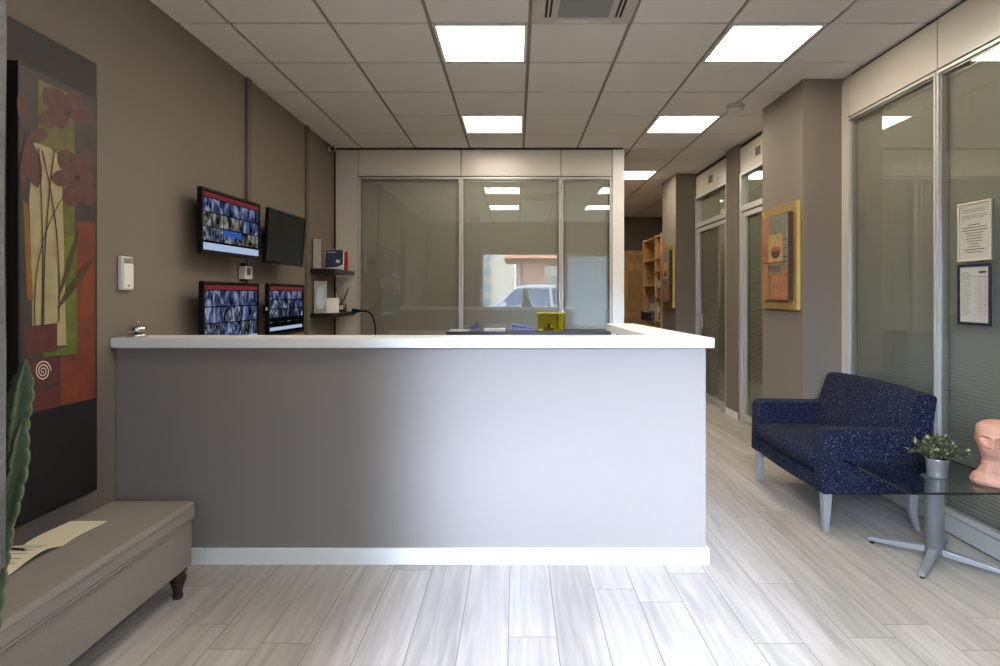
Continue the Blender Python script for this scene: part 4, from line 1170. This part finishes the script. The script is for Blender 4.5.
WY = 11.9
wx0, wx1, wz = 1.7, 2.72, PZ(250.5, 11.9)
t = empty('oak_cupboard', ((wx0+wx1)/2, 12.1, 0), 'tall oak cupboard at the far end of the corridor', 'cupboard')
MB().box(wx0, wx1, WY+.02, 12.38, 0, wz-.03, OAKD).build('carcass', t)
MB().box(wx0-.015, wx1+.015, WY-.01, 12.385, wz-.0295, wz, OAK).build('cornice', t, bevel=.004)
nx = 2
for k in range(nx):
    a = wx0+.01+k*(wx1-wx0-.02)/nx; b = a+(wx1-wx0-.02)/nx-.005
    for (za, zb_) in ((.06, .92), (.925, PZ(267, WY)-.005), (PZ(267, WY), wz-.035)):
        mb = MB().box(a, b, WY+.008, WY+.0195, za, zb_, OAKD)
        fr = .06
        mb.box(a, b, WY-.004, WY+.008, za, za+fr, OAK).box(a, b, WY-.004, WY+.008, zb_-fr, zb_, OAK).box(a, a+fr, WY-.004, WY+.008, za+fr, zb_-fr, OAK).box(b-fr, b, WY-.004, WY+.008, za+fr, zb_-fr, OAK)
        dr = mb.build('door', t)
        MB().cyl((b-.03 if k == 0 else a+.03, WY-.022, (za+zb_)/2), (b-.03 if k == 0 else a+.03, WY-.0045, (za+zb_)/2), .012, .008, STEEL, 14).build('knob', dr)

# ------------------------------------------------------------------ the street outside (seen as a reflection)
ASPH = mat('asphalt', (96, 96, 98), .9, bump=.4, bscale=80, var=.1, vscale=3)
struct(MB().box(-40, 40, -60, -.45, -.2, -.1, ASPH).build('street'))
struct(MB().box(-40, 40, -1.9, -.452, -.1, -.02, mat('paving', (190, 186, 178), .9)).build('pavement'))
struct(MB().box(-8, 12, -.449, -.45+.0, ZC+.2, 6.0, OUTW).build('trim_7')) if False else None
# pale apartment block far off and a pinkish house with an eave across the road
EXT1 = mat('pale_render', (184, 174, 154), .9); EXT2 = mat('pink_render', (170, 128, 106), .9); WIN = mat('far_window', (96, 104, 112), .2); ROOF = mat('roof_tile', (128, 84, 60), .8)
t = empty('apartment_block', (-3.0, -30, -.1), 'pale apartment block across the street, seen reflected in the back glass', 'building')
MB().box(-6.0, -.1, -34, -30, -.1, 4.6, EXT1).build('wall', t)
for zz in (.4, 1.5, 2.6, 3.7):
    for x in (-2.55, -3.6, -4.7):
        w_ = MB().box(x, x+.75, -30, -29.93, zz, zz+.62, WIN).build('window', t)
        MB().box(x-.05, x+.80, -29.99, -29.75, zz-.16, zz-.06, EXT1).build('balcony', w_)
t = empty('house', (2.5, -12, -.1), 'pinkish house with an eave across the street, seen reflected in the back glass', 'building')
MB().box(.0, 9, -16, -12, -.1, 2.85, EXT2).build('wall', t)
MB().hexa([(-.5, -16.3, 2.85), (9.3, -16.3, 2.85), (9.3, -11.4, 2.85), (-.5, -11.4, 2.85), (-.1, -15.5, 3.3), (9, -15.5, 3.3), (9, -12.2, 3.3), (-.1, -12.2, 3.3)], ROOF).build('roof', t)
gw = MB().box(1.3, 4.4, -11.98, -11.93, .5, 2.1, mat('glass_blocks', (150, 148, 130), .4)).build('window', t)
mb = MB()
for k in range(11): mb.box(1.3, 4.4, -11.93, -11.90, .5+.16*k-.012, .5+.16*k+.012, EXT1)
for k in range(11): mb.box(1.3+.31*k-.012, 1.3+.31*k+.012, -11.899, -11.87, .5, 2.1, EXT1)
mb.build('glazing_grid', gw)
MB().box(1.2, 4.5, -11.97, -11.86, 2.11, 2.55, EXT1).build('shutter_box', t)
MB().cyl((.18, -11.93, -.1), (.18, -11.93, 2.84), .05, .05, mat('drain_pipe', (140, 130, 120), .5), 12).build('drain_pipe', t)

# parked car, side on
CY0, CY1 = -5.6, -3.9
t = empty('car', (1.5, -4.7, -.1), 'pale silver car parked outside, seen reflected in the back glass', 'car')
CARP = mat('car_paint', (206, 212, 222), .25, coat=.6); CG = mat('car_glass', (92, 108, 132), .05, spec=1.0)
bp_ = [(-1.6, .25), (-1.75, .45), (-1.7, .72), (-1.45, .88), (-.55, .98), (3.3, 1.0), (3.42, .7), (3.35, .28), (3.0, .2), (-1.2, .2)]
MB().prism([(x, z) for x, z in bp_], 'y', CY0, CY1, CARP).build('body', t, bevel=.05, seg=3)
gp = [(-.62, .97), (-.02, 1.50), (2.6, 1.52), (3.2, .99)]
MB().prism(gp, 'y', CY0+.10, CY1-.10, CG).build('glasshouse', t, bevel=.03)
rp = [(-.10, 1.47), (.02, 1.56), (.4, 1.62), (2.1, 1.63), (2.6, 1.57), (2.66, 1.49), (2.3, 1.52), (.2, 1.52)]
MB().prism(rp, 'y', CY0+.09, CY1-.09, CARP).build('roof', t, bevel=.02)
mb = MB()
for (a, b) in (((-.66, .97), (-.06, 1.5)), ((1.05, .97), (1.0, 1.52)), ((3.22, .99), (2.62, 1.52))):
    mb.hexa([(a[0]-.04, CY1-.105, a[1]), (a[0]+.04, CY1-.105, a[1]), (a[0]+.04, CY1-.085, a[1]), (a[0]-.04, CY1-.085, a[1]), (b[0]-.04, CY1-.105, b[1]), (b[0]+.04, CY1-.105, b[1]), (b[0]+.04, CY1-.085, b[1]), (b[0]-.04, CY1-.085, b[1])], CARP)
mb.build('window_pillars', t)
MB().box(-.45, -.3, CY1, CY1+.14, 1.0, 1.12, CARP).build('wing_mirror', t, bevel=.02)
for x in (-.85, 2.45):
    for (ya, yb) in ((CY1-.2, CY1+.01), (CY0-.01, CY0+.2)):
        w_ = MB().cyl((x, ya, .22), (x, yb, .22), .32, .32, BLACKM, 32).build('wheel', t, bevel=.02)
        MB().cyl((x, ya-.005, .22), (x, yb+.005, .22), .19, .19, STEEL, 24).build('rim', w_)
# small conifer on the pavement
t = empty('conifer', (.23, -1.35, -.02), 'small dark conifer in a pot outside the window, seen reflected', 'conifer')
CON = mat('conifer_green', (38, 46, 34), .9)
mb = MB(); r = random.Random(2)
for k in range(9):
    z = .45 + k*.115; R = .36*(1-k/9.5)
    mb.lathe([(R, z), (R*.85, z+.05), (R*.35, z+.16), (.0, z+.19)], (.23+r.uniform(-.01, .01), -1.35, -.02), CON, 11)
mb.build('foliage', t)
MB().cyl((.23, -1.35, .2), (.23, -1.35, 1.3), .02, .01, mat('bark', (74, 60, 48), .9), 8).build('trunk', t)
MB().lathe([(0, 0), (.12, 0), (.16, .32), (.17, .32), (.17, .35), (0, .35)], (.23, -1.35, -.02), POT, 24).build('pot', t)

# ------------------------------------------------------------------ daylight
W = bpy.data.worlds.new('sky'); SC.world = W; W.use_nodes = True
nt = W.node_tree; L = nt.links.new
for n in list(nt.nodes): nt.nodes.remove(n)
out = N(nt, 'ShaderNodeOutputWorld'); bg = N(nt, 'ShaderNodeBackground')
tc = N(nt, 'ShaderNodeTexCoord'); sx = N(nt, 'ShaderNodeSeparateXYZ'); L(tc.outputs['Generated'], sx.inputs[0])
def M2(op, a, b=None, clamp=False):
    n = N(nt, 'ShaderNodeMath', operation=op); n.use_clamp = clamp
    for i, v in enumerate((a, b)):
        if v is None: continue
        if isinstance(v, (int, float)): n.inputs[i].default_value = v
        else: L(v, n.inputs[i])
    return n.outputs[0]
# a bright hazy stretch of sky behind the viewer, above the roofs, a side glow added to brighten the sofa side, pale blue elsewhere
SKY_SIDE = 38.0
SKY_AZ, SKY_W, SKY_S, SKY_BASE = -4.6, 4.2, 320.0, 12.0
ny = M2('MULTIPLY', sx.outputs['Y'], -1.0)
az = M2('ARCTAN2', sx.outputs['X'], ny)
el = M2('ARCSINE', sx.outputs['Z'])
da = M2('DIVIDE', M2('SUBTRACT', az, math.radians(SKY_AZ)), math.radians(SKY_W))
ga = M2('EXPONENT', M2('MULTIPLY', M2('MULTIPLY', da, da), -1.0))
def ramp(v, a, b):
    n = N(nt, 'ShaderNodeMapRange'); n.interpolation_type = 'SMOOTHSTEP'; n.clamp = True
    n.inputs['From Min'].default_value = a; n.inputs['From Max'].default_value = b; n.inputs['To Min'].default_value = 0; n.inputs['To Max'].default_value = 1
    L(v, n.inputs['Value']); return n.outputs[0]
e1 = ramp(el, math.radians(3), math.radians(8)); e2 = ramp(el, math.radians(48), math.radians(34))
lobe = M2('MULTIPLY', M2('MULTIPLY', ga, e1), M2('MULTIPLY', e2, SKY_S))
side = M2('MULTIPLY', M2('MULTIPLY', ramp(az, math.radians(-4), math.radians(-12)), e1), M2('MULTIPLY', e2, SKY_SIDE))
strength = M2('ADD', M2('ADD', lobe, side), SKY_BASE)
mixc = N(nt, 'ShaderNodeMix', data_type='RGBA')
mixc.inputs['A'].default_value = (.60, .75, 1.0, 1); mixc.inputs['B'].default_value = (.54, .66, 1.0, 1)
L(ga, mixc.inputs['Factor'])
L(mixc.outputs['Result'], bg.inputs[0]); L(strength, bg.inputs[1]); L(bg.outputs[0], out.inputs[0])
W.cycles.sampling_method = 'MANUAL'; W.cycles.sample_map_resolution = 1024
# the sun stands behind the shop and lights the fronts across the road
sl = bpy.data.lights.new('sun', 'SUN'); sl.energy = 45; sl.angle = math.radians(.6); sl.color = (1, .93, .82)
so = bpy.data.objects.new('sun', sl); COL.objects.link(so)
so.rotation_euler = Vector((-.6, -.12, -.75)).to_track_quat('-Z', 'Y').to_euler()
# shop building above the ceiling keeps the sun and sky off
struct(MB().box(-2.6, 5.9, -.46, 13, ZC+.205, 6.5, OUTW).build('roof_slab'))

# ------------------------------------------------------------------ camera and view
cam = bpy.data.cameras.new('camera'); co = bpy.data.objects.new('camera', cam); COL.objects.link(co)
co.location = (0, 0, HC); co.rotation_euler = (PI/2, 0, 0)
cam.sensor_fit = 'HORIZONTAL'; cam.sensor_width = 36; cam.lens = F/1000*36
cam.shift_x = -(VX-500)/1000; cam.shift_y = -(333-VY)/1000
cam.clip_start = .02; cam.clip_end = 200
SC.camera = co
SC.view_settings.view_transform = 'Standard'; SC.view_settings.look = 'None'
SC.view_settings.exposure = 0.0; SC.view_settings.gamma = 1; SC.view_settings.use_curve_mapping = False
SC.cycles.use_denoising = True
SC.cycles.max_bounces = 10; SC.cycles.diffuse_bounces = 5; SC.cycles.transparent_max_bounces = 24
SC.cycles.sample_clamp_indirect = 6; SC.cycles.caustics_reflective = False; SC.cycles.caustics_refractive = False
